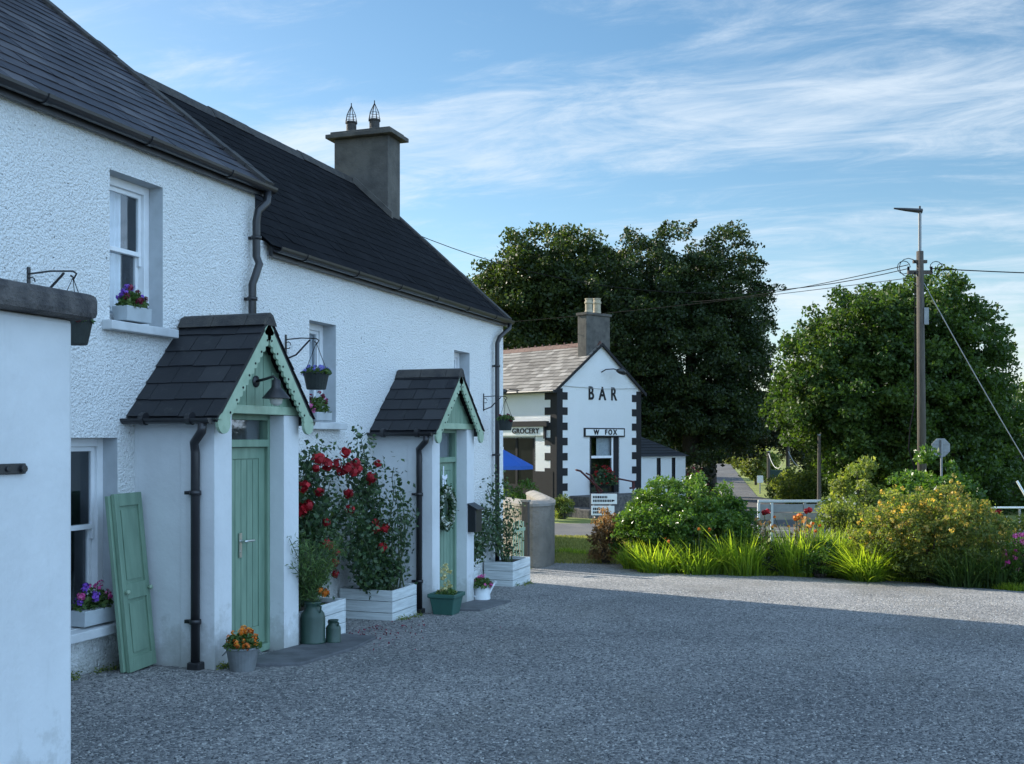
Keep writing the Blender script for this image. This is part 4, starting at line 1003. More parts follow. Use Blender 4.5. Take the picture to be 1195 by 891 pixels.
# hanging baskets on scrolled brackets
def basket(Y, z, reach, drop, label, fm, seed, r=.13, nf=10, blabel=''):
    t = thing('wall_bracket', blabel, 'bracket', (0, Y, z)); mb = MB()
    mb.box(.001, .012, Y-.012, Y+.012, z-.22, z+.05)
    mb.tube([(.01, Y, z), (reach*.5, Y, z+.01), (reach, Y, z), (reach+.03, Y, z-.02), (reach+.01, Y, z-.05), (reach-.02, Y, z-.03)], .007, 6)
    mb.tube([(.01, Y, z-.20), (reach*.35, Y, z-.16), (reach*.62, Y, z-.07), (reach*.8, Y, z-.01)], .009, 6)
    mb.tube([(.03+.035*math.cos(k*.7), Y, z-.06+.035*math.sin(k*.7)) for k in range(9)], .005, 5)
    mb.build('arm', M['black'], t)
    c = Vector((reach, Y, z-drop)); t = thing('hanging_basket', label, 'hanging basket', c)
    mb = MB(); mb.lathe([(r*.72, -.16), (r*.75, -.155), (r, 0), (r*1.04, .0), (r*1.04, .012), (r*.9, .012), (r*.85, -.02), (0, -.02)], c, 20); mb.build('basket', M['potdark'], t)
    mb = MB()
    for k in range(3): mb.tube([c+Vector((r*math.cos(k*2.09), r*math.sin(k*2.09), .01)), Vector((reach, Y, z-.045))], .0035, 4)
    mb.build('chain', M['wire'], t); potplant(t, c, r*1.15, .10, 330, .045, fm, nf, .028, seed)
b1 = onX(40, 322, 0)
basket(6.15, CZ+(512-322)*7.9/1250*.99, .40, .36, 'dark hanging basket with trailing red flowers, poking out behind the stone coping', 'petal_red', 61, blabel='scrolled black iron bracket on the wall above the stone coping')
b2 = onX(333, 394, 0)
basket(b2.y, onX(333, 396, .0).z, .36, .36, 'dark hanging basket of violet flowers beside the upper window beyond the first porch', 'petal_violet', 62, nf=14, blabel='black iron bracket between the first porch roof and the upper window')
b3 = onX(572, 470, 0)
basket(15.45, 2.50, .36, .36, 'dark hanging basket of dark red flowers by the far corner downpipe', 'petal_maroon', 63, r=.12, blabel='black iron bracket by the far corner downpipe')
# ------------------------------------------------------------------ gate and rounded wall past the far corner
gt = thing('garden_gate', 'pale green picket gate between the house corner and the stone wall', 'gate', (-.35, 18.6, gz(18.6)))
g0 = at(598, 600, 19.2); g1 = at(612, 600, 19.6); zg = gz(g0.y); d = Vector((g1.x-g0.x, g1.y-g0.y, 0)); gl = d.length; d.normalize()
mb = MB()
n = 5
for k in range(n):
    c = g0+d*(gl*(k+.5)/n); mb.obb((c.x, c.y, zg+.47), d*.017, Vector((-d.y, d.x, 0))*.009, (0, 0, .42+.03*math.sin(math.pi*k/(n-1))))
mb.build('pickets', M['greenpale'], gt, bevel=.003)
mb = MB()
for z in (.2, .75): mb.obb(((g0.x+g1.x)/2, (g0.y+g1.y)/2+.02, zg+z), d*gl/2, Vector((-d.y, d.x, 0))*.012, (0, 0, .03))
mb.build('rails', M['greenpale'], gt)
def curvewall():
    pts = [at(x, 512, z) for x, z in ((560, 24), (590, 22.4), (604, 21.2), (614, 20.5), (624, 20.45), (634, 20.9), (637, 21.9), (636, 23.5), (630, 26), (622, 29.5))]
    P = []
    for a, b, c, d in zip([pts[0]]+pts, pts, pts[1:], pts[2:]+[pts[-1]]):
        for i in range(5):
            t = i/5; P.append(.5*((2*b)+(-a+c)*t+(2*a-5*b+4*c-d)*t*t+(-a+3*b-3*c+d)*t**3))
    P.append(pts[-1]); w = .36; L1, R1 = [], []
    t = thing('boundary_wall', 'weathered grey rounded garden wall past the far house corner', 'wall', (pts[3].x, pts[3].y, gz(pts[3].y)))
    mb = MB(); cp = MB()
    for i in range(len(P)-1):
        a, b = P[i], P[i+1]
        def side(i):
            dd = (P[min(i+1, len(P)-1)]-P[max(i-1, 0)]); dd.z = 0; dd.normalize(); return Vector((dd.y, -dd.x, 0))
        sa, sb = side(i), side(i+1); za, zb = gz(a.y), gz(b.y); ht = 1.17
        def q(p, s, k, z): return (p.x+s.x*k, p.y+s.y*k, z)
        mb.poly([q(a, sa, w/2, za-.4), q(b, sb, w/2, zb-.4), q(b, sb, w/2, zb+ht), q(a, sa, w/2, za+ht)]); mb.poly([q(a, sa, -w/2, za-.4), q(a, sa, -w/2, za+ht), q(b, sb, -w/2, zb+ht), q(b, sb, -w/2, zb-.4)])
        prof = [(-w/2-.02, ht), (-w/2-.02, ht+.05), (-w/4, ht+.10), (0, ht+.115), (w/4, ht+.10), (w/2+.02, ht+.05), (w/2+.02, ht)]
        for (k1, h1), (k2, h2) in zip(prof, prof[1:]): cp.poly([q(a, sa, k1, za+h1), q(b, sb, k1, zb+h1), q(b, sb, k2, zb+h2), q(a, sa, k2, za+h2)])
    mb.build('wall', M['wallgrey'], t); cp.build('coping', M['cement_pale'], t)
curvewall()
gpst = at(613.5, 512, 19.9); t = thing('gate_post', 'brown weathered post beside the pale green gate', 'post', (gpst.x, gpst.y, gz(gpst.y))); mb = MB(); mb.box(-.06, .06, -.06, .06, -.1, 1.26); mb.build('shaft', M['wood'], t, world=False, bevel=.01); mb = MB(); mb.box(-.075, .075, -.075, .075, 1.261, 1.30); mb.build('cap', M['cement_pale'], t, world=False)

# ------------------------------------------------------------------ the bar across the road
gdir = Vector((.4884, .8727, 0)).normalized(); BA = math.atan2(gdir.y, gdir.x)
B0 = at(650, 512, 42.0); B0.z = gz(B0.y)-.0; BZ = B0.z
sdir = Vector((-gdir.y, gdir.x, 0))
def gpl(px, py, off=0.0):       # image point on the gable wall plane (local x, z), plane moved off towards the viewer
    d = ray(px, py); n = -sdir; O = B0+n*off; k = (O-CAM).dot(n)/d.dot(n); p = CAM+d*k-B0; return p.dot(gdir), p.z
def spl(px, py, off=0.0):
    d = ray(px, py); n = -gdir; O = B0+n*off; k = (O-CAM).dot(n)/d.dot(n); p = CAM+d*k-B0; return p.dot(sdir), p.z
BAR = thing('bar_building', 'white bar with black toothed corners, slate roof and BAR lettering on its gable', 'building', B0, BA)
GW = gpl(748, 512)[0]; BE = gpl(650, 452)[1]; BR = gpl(699, 402)[1]; BL = 14.0
wdx0, wdz1 = gpl(688.5, 508); wdx1, wdz0 = gpl(722, 574)
# side wall opening: shop window
sy0, sz1 = spl(624, 511); sz0 = spl(624, 592)[1]; sy0, = (sy0,); shopL = 5.4
mb = MB()
Xs = sorted([0, wdx0, wdx1, GW]); Zs = [-.8, wdz0, wdz1, BE]
for a, b in zip(Xs, Xs[1:]):
    for c, d in zip(Zs, Zs[1:]):
        if a == wdx0 and c == wdz0: continue
        mb.poly([(a, 0, c), (b, 0, c), (b, 0, d), (a, 0, d)])
mb.poly([(0, 0, BE), (GW, 0, BE), (GW/2, 0, BR)])
Ys = [0, sy0, sy0+shopL, BL]; Zs = [-.8, sz0, sz1, BE]
for a, b in zip(Ys, Ys[1:]):
    for c, d in zip(Zs, Zs[1:]):
        if a == sy0 and c == sz0: continue
        mb.poly([(0, a, c), (0, a, d), (0, b, d), (0, b, c)])
mb.poly([(GW, 0, -.8), (GW, BL, -.8), (GW, BL, BE), (GW, 0, BE)]); mb.poly([(0, BL, -.8), (GW, BL, -.8), (GW, BL, BE), (GW/2, BL, BR), (0, BL, BE)])
mb.build('wall', M['roughcast2'], BAR, world=False)
# black corner quoins
qz = .30; nq = int((BE+.8)/qz); qm = MB(); qr = MB()
for k in range(nq+1):
    z0 = -.8+k*qz; z1 = min(z0+qz, BE-.02)
    if z1 <= z0: break
    lw = .46 if k % 2 == 0 else .24
    qm.box(.0, lw*1.25, -.015, -.001, z0, z1); qr.box(GW-lw*1.25, GW, -.015, -.001, z0, z1); qm.box(-.015, -.001, -.015, lw*1.5, z0, z1)
qm.box(-.018, -.0155, -.0, .02+.32, -.8, BE)
qm.build('quoin', M['blackmatt'], BAR, world=False); qr.build('quoin', M['blackmatt'], BAR, world=False)
dz_ = spl(640, 550)[1]
bp = MB(); bp.box(-.03, -.016, .2, sy0-.0, -.8, dz_); bp.box(-.03, -.016, sy0, sy0+shopL, -.8, sz0+.4); bp.build('plinth', M['blackmatt'], BAR, world=False)
# gable window, deep with dark frame
fr = MB(); f = .10
fr.box(wdx0, wdx0+f, .02, .12, wdz0, wdz1); fr.box(wdx1-.26, wdx1, .02, .12, wdz0, wdz1); fr.box(wdx0, wdx1, .021, .10, wdz1-.08, wdz1)
fo = fr.build('window', M['blackmatt'], BAR, world=False)
s_ = MB(); sx1 = wdx1-.27; zm = gpl(700, 533)[1]; s_.box(wdx0+f, sx1, .06, .09, zm-.05, zm+.05); s_.box(sx1-.08, sx1, .055, .095, zm-.9, wdz1-.08); s_.build('sash', M['white'], fo, world=False)
s_ = MB(); s_.box(wdx0+f, sx1, .10, .105, wdz0, wdz1); s_.build('pane', M['glass'], fo, world=False)
s_ = MB(); s_.box(wdx0+.6, sx1-.02, .22, .23, zm, wdz1); s_.build('blind', M['curtainblind'], fo, world=False)
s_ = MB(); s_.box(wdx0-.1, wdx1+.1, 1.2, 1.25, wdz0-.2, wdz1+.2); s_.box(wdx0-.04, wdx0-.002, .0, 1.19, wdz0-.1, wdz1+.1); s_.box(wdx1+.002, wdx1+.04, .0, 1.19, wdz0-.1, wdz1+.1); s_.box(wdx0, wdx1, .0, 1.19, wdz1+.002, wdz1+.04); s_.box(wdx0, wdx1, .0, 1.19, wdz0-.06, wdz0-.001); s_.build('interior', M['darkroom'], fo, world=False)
# shop window and door on the side
s_ = MB()
s_.box(.10, .2, sy0, sy0+.1, sz0, sz1)
for k in (.1, 1.15, 2.3, 3.6, 4.9): s_.box(.10, .18, sy0+k, sy0+k+.12, sz0, sz1)
s_.box(.101, .179, sy0, sy0+shopL, sz0, sz0+.9); so_ = s_.build('shop_window', M['blackmatt'], BAR, world=False)
s_ = MB(); s_.box(.13, .135, sy0, sy0+shopL, sz0+.9, sz1); s_.build('pane', M['darkglass'], so_, world=False)
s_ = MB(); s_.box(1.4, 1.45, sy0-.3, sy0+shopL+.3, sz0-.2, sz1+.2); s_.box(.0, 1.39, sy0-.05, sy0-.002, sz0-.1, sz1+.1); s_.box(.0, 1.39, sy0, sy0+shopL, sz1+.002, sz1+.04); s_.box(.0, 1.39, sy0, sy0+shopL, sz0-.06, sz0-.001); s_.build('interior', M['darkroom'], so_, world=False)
# signs and letters
def text(s, size, parent, origin, ux, mat, name='lettering', spacing=1.0, bold=.02, xscale=1.0, depth=.012):
    cu = bpy.data.curves.new('t', 'FONT'); cu.body = s; cu.size = size; cu.space_character = spacing; cu.offset = bold*size; cu.extrude = depth; cu.align_x = 'CENTER'; cu.align_y = 'CENTER'
    ob = bpy.data.objects.new('t', cu); COL.objects.link(ob); bpy.context.view_layer.update()
    me = bpy.data.meshes.new_from_object(ob); bpy.data.objects.remove(ob)
    ux = Vector(ux).normalized(); uz = Vector((0, 0, 1)); nn = ux.cross(uz)
    Mx = Matrix.Identity(4)
    for i in range(3): Mx[i][0] = ux[i]*xscale; Mx[i][1] = uz[i]; Mx[i][2] = nn[i]; Mx[i][3] = origin[i]
    me.transform(Mx); me.name = name
    return link(name, me, mat, parent, world=False)
bx0, bz1 = gpl(686, 451.5); bx1, bz0 = gpl(719.5, 468)
text('BAR', (bz1-bz0)*1.40, BAR, ((bx0+bx1)/2, -.013, (bz0+bz1)/2), (1, 0, 0), M['blackmatt'], spacing=2.0, bold=.022, xscale=.80)
a, d1 = gpl(681, 499); b, c1 = gpl(728, 509.5)
s_ = MB(); s_.box(a, b, -.06, -.002, c1, d1); sb = s_.build('sign_board', M['blackmatt'], BAR, world=False)
s_ = MB(); s_.box(a+.07, b-.07, -.066, -.061, c1+.05, d1-.05); s_.build('sign_face', M['signwhite'], sb, world=False)
text('W  FOX', (d1-c1)*.80, sb, ((a+b)/2, -.078, (c1+d1)/2), (1, 0, 0), M['blackmatt'], spacing=1.45, bold=.03, xscale=1.0)
ga, gd = spl(636, 497.5); _, gc = spl(636, 508)
s_ = MB(); s_.box(-.08, -.02, ga, ga+6.4, gc, gd); sb = s_.build('sign_board', M['signwhite'], BAR, world=False)
s_ = MB(); s_.box(-.16, -.02, ga-.25, ga+6.5, gd+.002, gd+.22); s_.box(-.10, -.021, ga-.10, ga-.002, gc-.12, gd); s_.build('fascia', M['blackmatt'], sb, world=False)
g_l = spl(599.5, 502)[0]; g_r = spl(631, 502)[0]; wtxt = g_l-g_r
t_ = text('GROCERY', (gd-gc)*.82, sb, (-.094, (g_l+g_r)/2, (gc+gd)/2), (0, -1, 0), M['blackmatt'], spacing=1.1, bold=.02)
xsx = [v.co.y for v in t_.data.vertices]; k = wtxt/(max(xsx)-min(xsx)); mid = (g_l+g_r)/2
for v in t_.data.vertices: v.co.y = mid+(v.co.y-mid)*k
t_ = text('W FOX', (gd-gc)*.82, sb, (-.094, g_l+1.75, (gc+gd)/2), (0, -1, 0), M['blackmatt'], spacing=1.1, bold=.02)
# roof
rm = MB(); ov = .12; slp = (BR-BE)/(GW/2)
O = Vector((-.22, -ov, BE-.22*slp+.05)); V = Vector((GW/2+.22, 0, BR+.05-O.z))
slates(rm, O+Vector((0, BL+ov*2, 0)), (0, -1, 0), V, BL+2*ov, V.length, .34, .25, .013, seed=4)
rm.poly([O, O+Vector((0, BL+2*ov, 0)), O+V+Vector((0, BL+2*ov, 0)), O+V], .3)
O2 = Vector((GW+.22, -ov, O.z)); V2 = Vector((-(GW/2+.22), 0, V.z)); rm.poly([O2, O2+V2, O2+V2+Vector((0, BL+2*ov, 0)), O2+Vector((0, BL+2*ov, 0))], .4)
ro = rm.build('roof', M['slate_bar'], BAR, world=False)
rm = MB()
for k in range(int(BL/.45)+1): y = .0+k*.45; rm.prism([(GW/2-.15, y, BR-.03), (GW/2, y, BR+.16), (GW/2+.15, y, BR-.03)], (0, .44, 0))
for k in range(26): y = .2+k*.45; rm.prism([(GW/2-.02, y, BR+.10), (GW/2-.02, y+.10, BR+.24), (GW/2-.02, y+.20, BR+.10)], (.04, 0, 0))
rm.build('ridge_tiles', M['ridge_red'], ro, world=False)
rm = MB()
rm.prism([O+Vector((0, -.02, -.12)), O+V+Vector((0, -.02, -.10)), O+V+Vector((0, -.02, .02)), O+Vector((0, -.02, .02))], (0, .06, 0)); rm.prism([O2+Vector((0, -.02, -.12)), O2+V2+Vector((0, -.02, -.10)), O2+V2+Vector((0, -.02, .02)), O2+Vector((0, -.02, .02))], (0, .06, 0)); rm.build('verge', M['blackmatt'], ro, world=False)
rm = MB(); rm.tube([(-.27, -.1, O.z-.03), (-.27, BL, O.z-.03)], .06, 8); rm.build('gutter', M['gutter'], BAR, world=False)
cx0, cz1 = gpl(681, 366); cx1, _ = gpl(713, 366); _, cz0 = gpl(700, 398)
cm = MB(); cx0 += .22; cm.box(cx0, cx1, .05, .55, BE+.4, cz1); ch = cm.build('chimney', M['cement'], BAR, world=False, bevel=.02)
cm = MB(); cm.box(cx0-.05, cx1+.05, .0, .60, cz1+.001, cz1+.10); cm.build('chimney_cap', M['cement'], ch, world=False)
for px in (691, 700.5):
    x, _ = gpl(px, 360); pm = MB(); h = gpl(px, 347)[1]-cz1-.1
    pm.lathe([(.17, 0), (.17, .08), (.155, .1), (.15, h*.62), (.18, h*.66), (.18, h*.78), (.15, h*.8), (.15, h*.93), (.17, h*.95), (.17, h), (.10, h)], (x+.12, .30, cz1+.1), 16); pm.build('chimney_pot', M['terra'], ch, world=False)
# swan neck lamps
def swan(org, dirx, diry, label=None):
    m = MB(); o, u, n_ = Vector(org), Vector(dirx), Vector(diry)
    m.tube([o, o+n_*.25+Vector((0, 0, .1)), o+n_*.45+u*.25+Vector((0, 0, .12)), o+n_*.5+u*.5+Vector((0, 0, .05))], .025, 6); l = m.build('wall_lamp', M['black'], BAR, world=False)
    m = MB(); c = o+n_*.5+u*.62; m.tube([c-u*.22+Vector((0, 0, .06)), c+Vector((0, 0, .04)), c+u*.2+Vector((0, 0, -.02))], [.07, .13, .10], 10); m.build('lamp_shade', M['black'], l, world=False, smooth=True)
lx, lz = gpl(702, 434); swan((lx, -.002, lz), (1, 0, 0), (0, -1, 0))
ly_, lz = spl(609, 458); swan((-.002, ly_, lz), (0, 1, 0), (-1, 0, 0))
# thin cable across the gable
m = MB(); zc_ = gpl(660, 450)[1]; m.tube([(.3, -.02, zc_), (GW*.5, -.02, zc_-.06), (GW-.3, -.02, zc_+.02)], .012, 4); m.build('cable', M['wirepale'], BAR, world=False)
# steps and rails
STP = thing('steps', 'dark stone steps and low wall below the gable window of the bar', 'steps', B0, BA)
sx0, _ = gpl(668, 590); m = MB(); m.box(sx0-.2, wdx1+.9, -1.15, -.003, -.5, wdz0-.05); m.box(sx0-.75, sx0-.201, -1.15, -.003, -.5, (wdz0)*.45); m.box(-.0, sx0+.2, -1.75, -1.151, -.5, .35); m.build('stonework', M['stonecap'], STP, world=False, bevel=.03)
r1 = thing('handrail', 'dark red sloping handrail left of the gable window', 'handrail', B0, BA); m = MB()
pA, pB = gpl(672, 548, 1.1), gpl(703, 573, 1.1); m.tube([(pA[0], -1.1, pA[1]), (pA[0]+.25, -1.1, pA[1]-.05), (pB[0], -1.1, pB[1])], .04, 8); m.tube([(pB[0]-.1, -1.1, pB[1]+.02), (pB[0]-.1, -1.1, .2)], .03, 8); pC = gpl(684, 552, .9); m.tube([(pC[0], -.9, pC[1]), (pC[0]+.3, -.9, pC[1]-.1), (pB[0], -.9, pB[1]-.1)], .035, 8); m.build('rail', M['red'], r1, world=False)
r2 = thing('handrail', 'dark red level handrail right of the gable window', 'handrail', B0, BA); m = MB()
pA, pB = gpl(720, 558, .6), gpl(740, 562, .6); m.tube([(pA[0], -.6, pA[1]), (pB[0], -.6, pB[1]), (pB[0], -.6, pB[1]-.25)], .035, 8); m.tube([(pB[0]-.25, -.6, pB[1]-.25), (pB[0]+.05, -.6, pB[1]-.25)], .04, 8); m.tube([(pB[0]-.05, -.6, pB[1]-.02), (pB[0]-.05, -.6, .3)], .03, 8); m.build('rail', M['red'], r2, world=False)
# red flower basket hanging in the window
fx, fz = gpl(705, 552, .35)
p = B0+gdir*fx-sdir*.35; t = thing('flower_basket', 'big bunch of red flowers in front of the gable window', 'flower basket', (p.x, p.y, BZ+fz-.35))
m = MB(); m.lathe([(.2, -.1), (.36, .12), (.36, .15), (0, .13)], (p.x, p.y, BZ+fz-.5), 14); m.build('basket', M['potdark'], t)
potplant(t, (p.x, p.y, BZ+fz-.45), .55, .85, 1100, .12, 'petal_red', 60, .05, 88, leafm='leaf_rose', per=12)
# direction sign in front of the steps
p = at(705, 587, 40.2); t = thing('direction_sign', 'two white direction plates on posts in front of the dark steps', 'road sign', (p.x, p.y, gz(p.y)), TH)
hw_ = 15*40.2/1250; zz0 = CZ-gz(p.y)
def zof(py): return zz0+(512-py)*40.2/1250
m = MB(); m.box(-hw_, hw_, -.02, .02, zof(588), zof(576)); m.box(-hw_, hw_*.8, -.02, .02, zof(601), zof(590)); pl = m.build('plate', M['signwhite'], t, world=False, bevel=.01)
m = MB()
for x in (-hw_*.8, hw_*.5): m.tube([(x, .05, -.2), (x, .05, zof(577))], .035, 8)
m.build('post', M['metalgrey'], t, world=False)
m = MB(); random.seed(8)
for row, (pyy, n_) in enumerate(((579.7, 9), (584, 12), (593.5, 6), (597.5, 7))):
    x = -hw_*.86
    for k in range(n_):
        w_ = random.uniform(.035, .06); zc = zof(pyy); m.box(x, x+w_, -.026, -.021, zc-.045, zc+.04); x += w_+.018
    m.box(hw_*.62, hw_*.80, -.026, -.021, zof(584)-.02, zof(584)+.03) if row == 1 else None
m.build('lettering', M['blackmatt'], pl, world=False)
# parasol, box hedge and planter bushes outside the shop
p = B0+sdir*3.6-gdir*2.6; p.z = gz(p.y)
q = at(600, 545, 40.5); t = thing('parasol', 'blue and green parasol outside the shop window of the bar', 'parasol', (q.x-.4, q.y, gz(q.y)))
c = Vector((q.x-.45, q.y, 0)); zt_ = CZ+(512-524)*40.5/1250; ze = CZ+(512-543)*40.5/1250
for k in range(8):
    a0, a1 = k*math.pi/4+.2, (k+1)*math.pi/4+.2; r_ = 1.15; m = MB(); m.poly([(c.x, c.y, zt_), (c.x+r_*math.cos(a0), c.y+r_*math.sin(a0), ze), (c.x+r_*math.cos(a1), c.y+r_*math.sin(a1), ze)]); m.poly([(c.x+r_*math.cos(a0), c.y+r_*math.sin(a0), ze), (c.x+r_*math.cos(a0), c.y+r_*math.sin(a0), ze-.14), (c.x+r_*math.cos(a1), c.y+r_*math.sin(a1), ze-.14), (c.x+r_*math.cos(a1), c.y+r_*math.sin(a1), ze)])
    m.build('canopy_panel', M['parasolgreen' if k % 4 == 1 else 'blue'], t)
m = MB(); m.tube([(c.x, c.y, gz(c.y)), (c.x, c.y, zt_+.08)], .025, 8); m.build('pole', M['white'], t); m = MB(); m.lathe([(.28, 0), (.28, .06), (.08, .1)], (c.x, c.y, gz(c.y)), 16); m.build('base', M['stonecap'], t)
p = stand(603, 39.6); bush('box_hedge', 'clipped low green hedge below the parasol', p, 1.1, .4, 1.55, 60, 60, .25, .09, M['leaf_laurel'], 91, 'hedge')
p = stand(657, 40.3); bush('round_shrub', 'small round dark shrub at the black corner of the bar', p, .42, .42, .95, 30, 60, .2, .09, M['leaf_bush'], 92)
# annex
AN = thing('annex', 'low white slate roofed annex with two dark slit windows, right of the bar', 'outbuilding', B0, BA)
ax1, _ = gpl(800, 545, -.5); az = gpl(770, 531, -.5)[1]; ar = gpl(752, 497, -2.2)[1]
m = MB(); slits = [(gpl(766.5, 545, -.5)[0], gpl(771, 545, -.5)[0]), (gpl(784, 545, -.5)[0], gpl(788, 545, -.5)[0])]; zs0, zs1 = gpl(770, 560, -.5)[1], gpl(770, 534, -.5)[1]
Xs = sorted([GW+.002, ax1]+[v for s in slits for v in s]); Zs = [-.8, zs0, zs1, az]
for a, b in zip(Xs, Xs[1:]):
    for c, d in zip(Zs, Zs[1:]):
        if c == zs0 and any(abs(a-s[0]) < 1e-6 for s in slits): continue
        m.poly([(a, .5, c), (b, .5, c), (b, .5, d), (a, .5, d)])
m.poly([(ax1, .5, -.8), (ax1, 4.2, -.8), (ax1, 4.2, az), (ax1, .5, az)]); m.build('wall', M['roughcast2'], AN, world=False)
for s in slits:
    m = MB(); m.box(s[0], s[1], .56, .6, zs0, zs1); m.box(s[0]-.01, s[0]-.002, .5, .6, zs0, zs1); m.box(s[1]+.002, s[1]+.01, .5, .6, zs0, zs1); m.build('window', M['blackmatt'], AN, world=False)
m = MB(); e = .12; A = Vector((GW+.002, .5-e, az-.04)); B = Vector((ax1+e, .5-e, az-.04)); T = Vector((GW+.002, 2.4, ar)); T2 = Vector((GW+.9, 2.4, ar)); Cc = Vector((ax1+e, 4.3, az-.04)); D_ = Vector((GW+.002, 4.3, az-.04))
m.poly([A, B, T2, T], .3); m.poly([B, Cc, T2], .5); m.poly([Cc, D_, T, T2], .5)
for k in range(1, 11):      # slate courses
    f0 = k/11; a = A.lerp(T, f0); b = B.lerp(T2, f0); m.prism([a+Vector((0, -.01, .004)), b+Vector((0, -.01, .004)), b+Vector((0, -.01, .03)), a+Vector((0, -.01, .03))], (0, .03, 0), random.random())
m.build('roof', M['slate_porch'], AN, world=False)

# ------------------------------------------------------------------ utility poles, wires, signs
UP = stand(1077, 28.0); UPx = at(1077, 293, 28); topz = CZ+(512-293)*28/1250
t = thing('utility_pole', 'tall wooden pole with a street lamp on top, behind the golden shrub', 'utility pole', UP)
m = MB(); lean = at(1073.5, 293, 28)
m.tube([(UP.x, UP.y, UP.z-.5), (lean.x, lean.y, topz)], [.125, .09], 14); m.build('pole', M['wood'], t, smooth=True)
m = MB(); lt = CZ+(512-246)*28/1250; m.tube([(lean.x+.0, lean.y, topz-.3), (lean.x, lean.y, lt)], .04, 8); m.build('lamp_tube', M['metalgrey'], t)
hd = at(1043, 243, 28); hr = at(1076, 244, 28); m = MB(); m.tube([(hd.x, hd.y, lt+.07), (hd.x+(hr.x-hd.x)*.4, hd.y+(hr.y-hd.y)*.4, lt+.04), (hr.x, hr.y, lt-.0)], [.02, .045, .065], 8); m.tube([(lean.x, lean.y, lt-.05), (lean.x, lean.y, lt+.13)], .025, 8); m.build('lamp_head', M['black'], t)
m = MB(); u = Vector((CT, ST, 0)); b_ = Vector((lean.x, lean.y, topz-.55)); m.obb(b_, u*.32, Vector((-ST, CT, 0))*.04, (0, 0, .05)); m.obb(b_+Vector((0, 0, .28)), u*.18, Vector((-ST, CT, 0))*.04, (0, 0, .04)); m.build('crossarm', M['wood'], t)
m = MB()
for s, r_ in ((-.42, .17), (.42, .16), (-.30, .24), (.55, .10)):
    m.tube([b_+u*(s+r_*math.cos(k*.5236))+Vector((0, -.05, .12+r_*math.sin(k*.5236))) for k in range(11)], .010, 5)
for s in (-.3, .3): m.tube([b_+u*s+Vector((0, 0, .05)), b_+u*s+Vector((0, 0, .15))], .03, 8)
pts = [b_+u*-.13+Vector((0, -.08, z)) for z in (0, -1, -2.2, -3.4)]+[b_+u*-.25+Vector((0, -.08, -4.0)), b_+u*-.30+Vector((0, -.08, -4.6)), b_+u*-.12+Vector((0, -.08, -5.2))]
m.tube(pts, .018, 5); m.build('cable_loops', M['wire'], t)
m = MB(); m.obb(b_+u*.17+Vector((0, -.05, -1.15)), u*.06, Vector((0, .06, 0)), (0, 0, .22)); m.build('junction_box', M['metalgrey'], t)
def wire(a, b, sag, label, r=.012, mat='wire', group='overhead wires'):
    a, b = Vector(a), Vector(b); m = MB(); n = 24
    m.tube([a.lerp(b, i/n)-Vector((0, 0, sag*4*(i/n)*(1-i/n))) for i in range(n+1)], r, 5)
    return tag(m.build('overhead_wire', M[mat]), label, 'wire', group)
wt = b_+Vector((0, 0, .1))
wire(wt-u*.3, at(430, 248, 31), 1.35, 'upper black wire running from behind the cottage roof to the tall pole', .011)
wire(wt-u*.3+Vector((0, 0, .1)), at(800, 352, 58), .2, 'upper wire running from the tall pole towards the big beech tree', .012)
wire(wt-u*.3-Vector((0, 0, .25)), at(560, 378, 50), .1, 'lower wire crossing the dark trees above the bar', .009)
wire(wt+u*.3, at(1400, 322, 30), .05, 'wire leaving the tall pole to the right edge of the picture', .015)
ga_ = at(1077, 328, 28); gb_ = stand(1260, 26.5)
wire(ga_, (gb_.x, gb_.y, gb_.z), .12, 'slanting stay wire from the tall pole down to the ground at right', .013, 'metalgrey', group='stay wire')
sg = at(1192, 570, 27); m = MB(); d = (Vector((gb_.x, gb_.y, gb_.z))-ga_).normalized(); m.tube([sg-d*.22, sg+d*.3], .028, 8)
tag(m.build('stay_guard', M['white']), 'white plastic guard sleeve on the slanting stay wire', 'stay guard')
p = stand(1098, 33.5); t = thing('stop_sign', 'grey back of an eight sided road sign behind the tall pole', 'road sign', p, TH)
m = MB(); zc = CZ-p.z-10*33.5/1250; r_ = 11.5*33.5/1250; m.prism([(r_*math.cos(math.pi/8+k*math.pi/4), 0, zc+r_*math.sin(math.pi/8+k*math.pi/4)) for k in range(8)], (0, .02, 0)); m.build('plate', M['metalgrey'], t, world=False)
m = MB(); m.tube([(0, -.04, -.1), (0, -.04, zc+.25)], .035, 8); m.box(-.25, .25, -.012, -.002, zc+.1, zc+.14); m.box(-.25, .25, -.012, -.002, zc-.14, zc-.1); m.build('post', M['metalgrey'], t, world=False)
# metal framed barrier
p = stand(924, 26); t = thing('metal_barrier', 'grey metal framed barrier with pale top rail behind the red dahlias', 'barrier', p, TH+.05)
w_ = 40*26/1250; h0 = CZ-p.z
def zb2(py): return h0+(512-py)*26/1250
m = MB(); m.box(-w_, w_, -.04, .04, zb2(586), zb2(583)); m.build('top_rail', M['boxgrey'], t, world=False, bevel=.008)
for x in (-w_+.02, -w_+.34, .32, w_-.04): m = MB(); m.box(x-.03, x+.03, -.03, .03, -.1, zb2(586.2)); m.build('post', M['boxgrey' if x < 0 else 'metalgrey'], t, world=False)
m = MB(); m.box(-w_+.06, w_-.08, -.012, .012, zb2(597), zb2(588)); m.build('panel', M['metalgrey'], t, world=False); m = MB(); m.box(-w_+.06, w_-.08, -.015, .015, zb2(606), zb2(598)); m.build('lower_panel', M['cement_pale'], t, world=False)
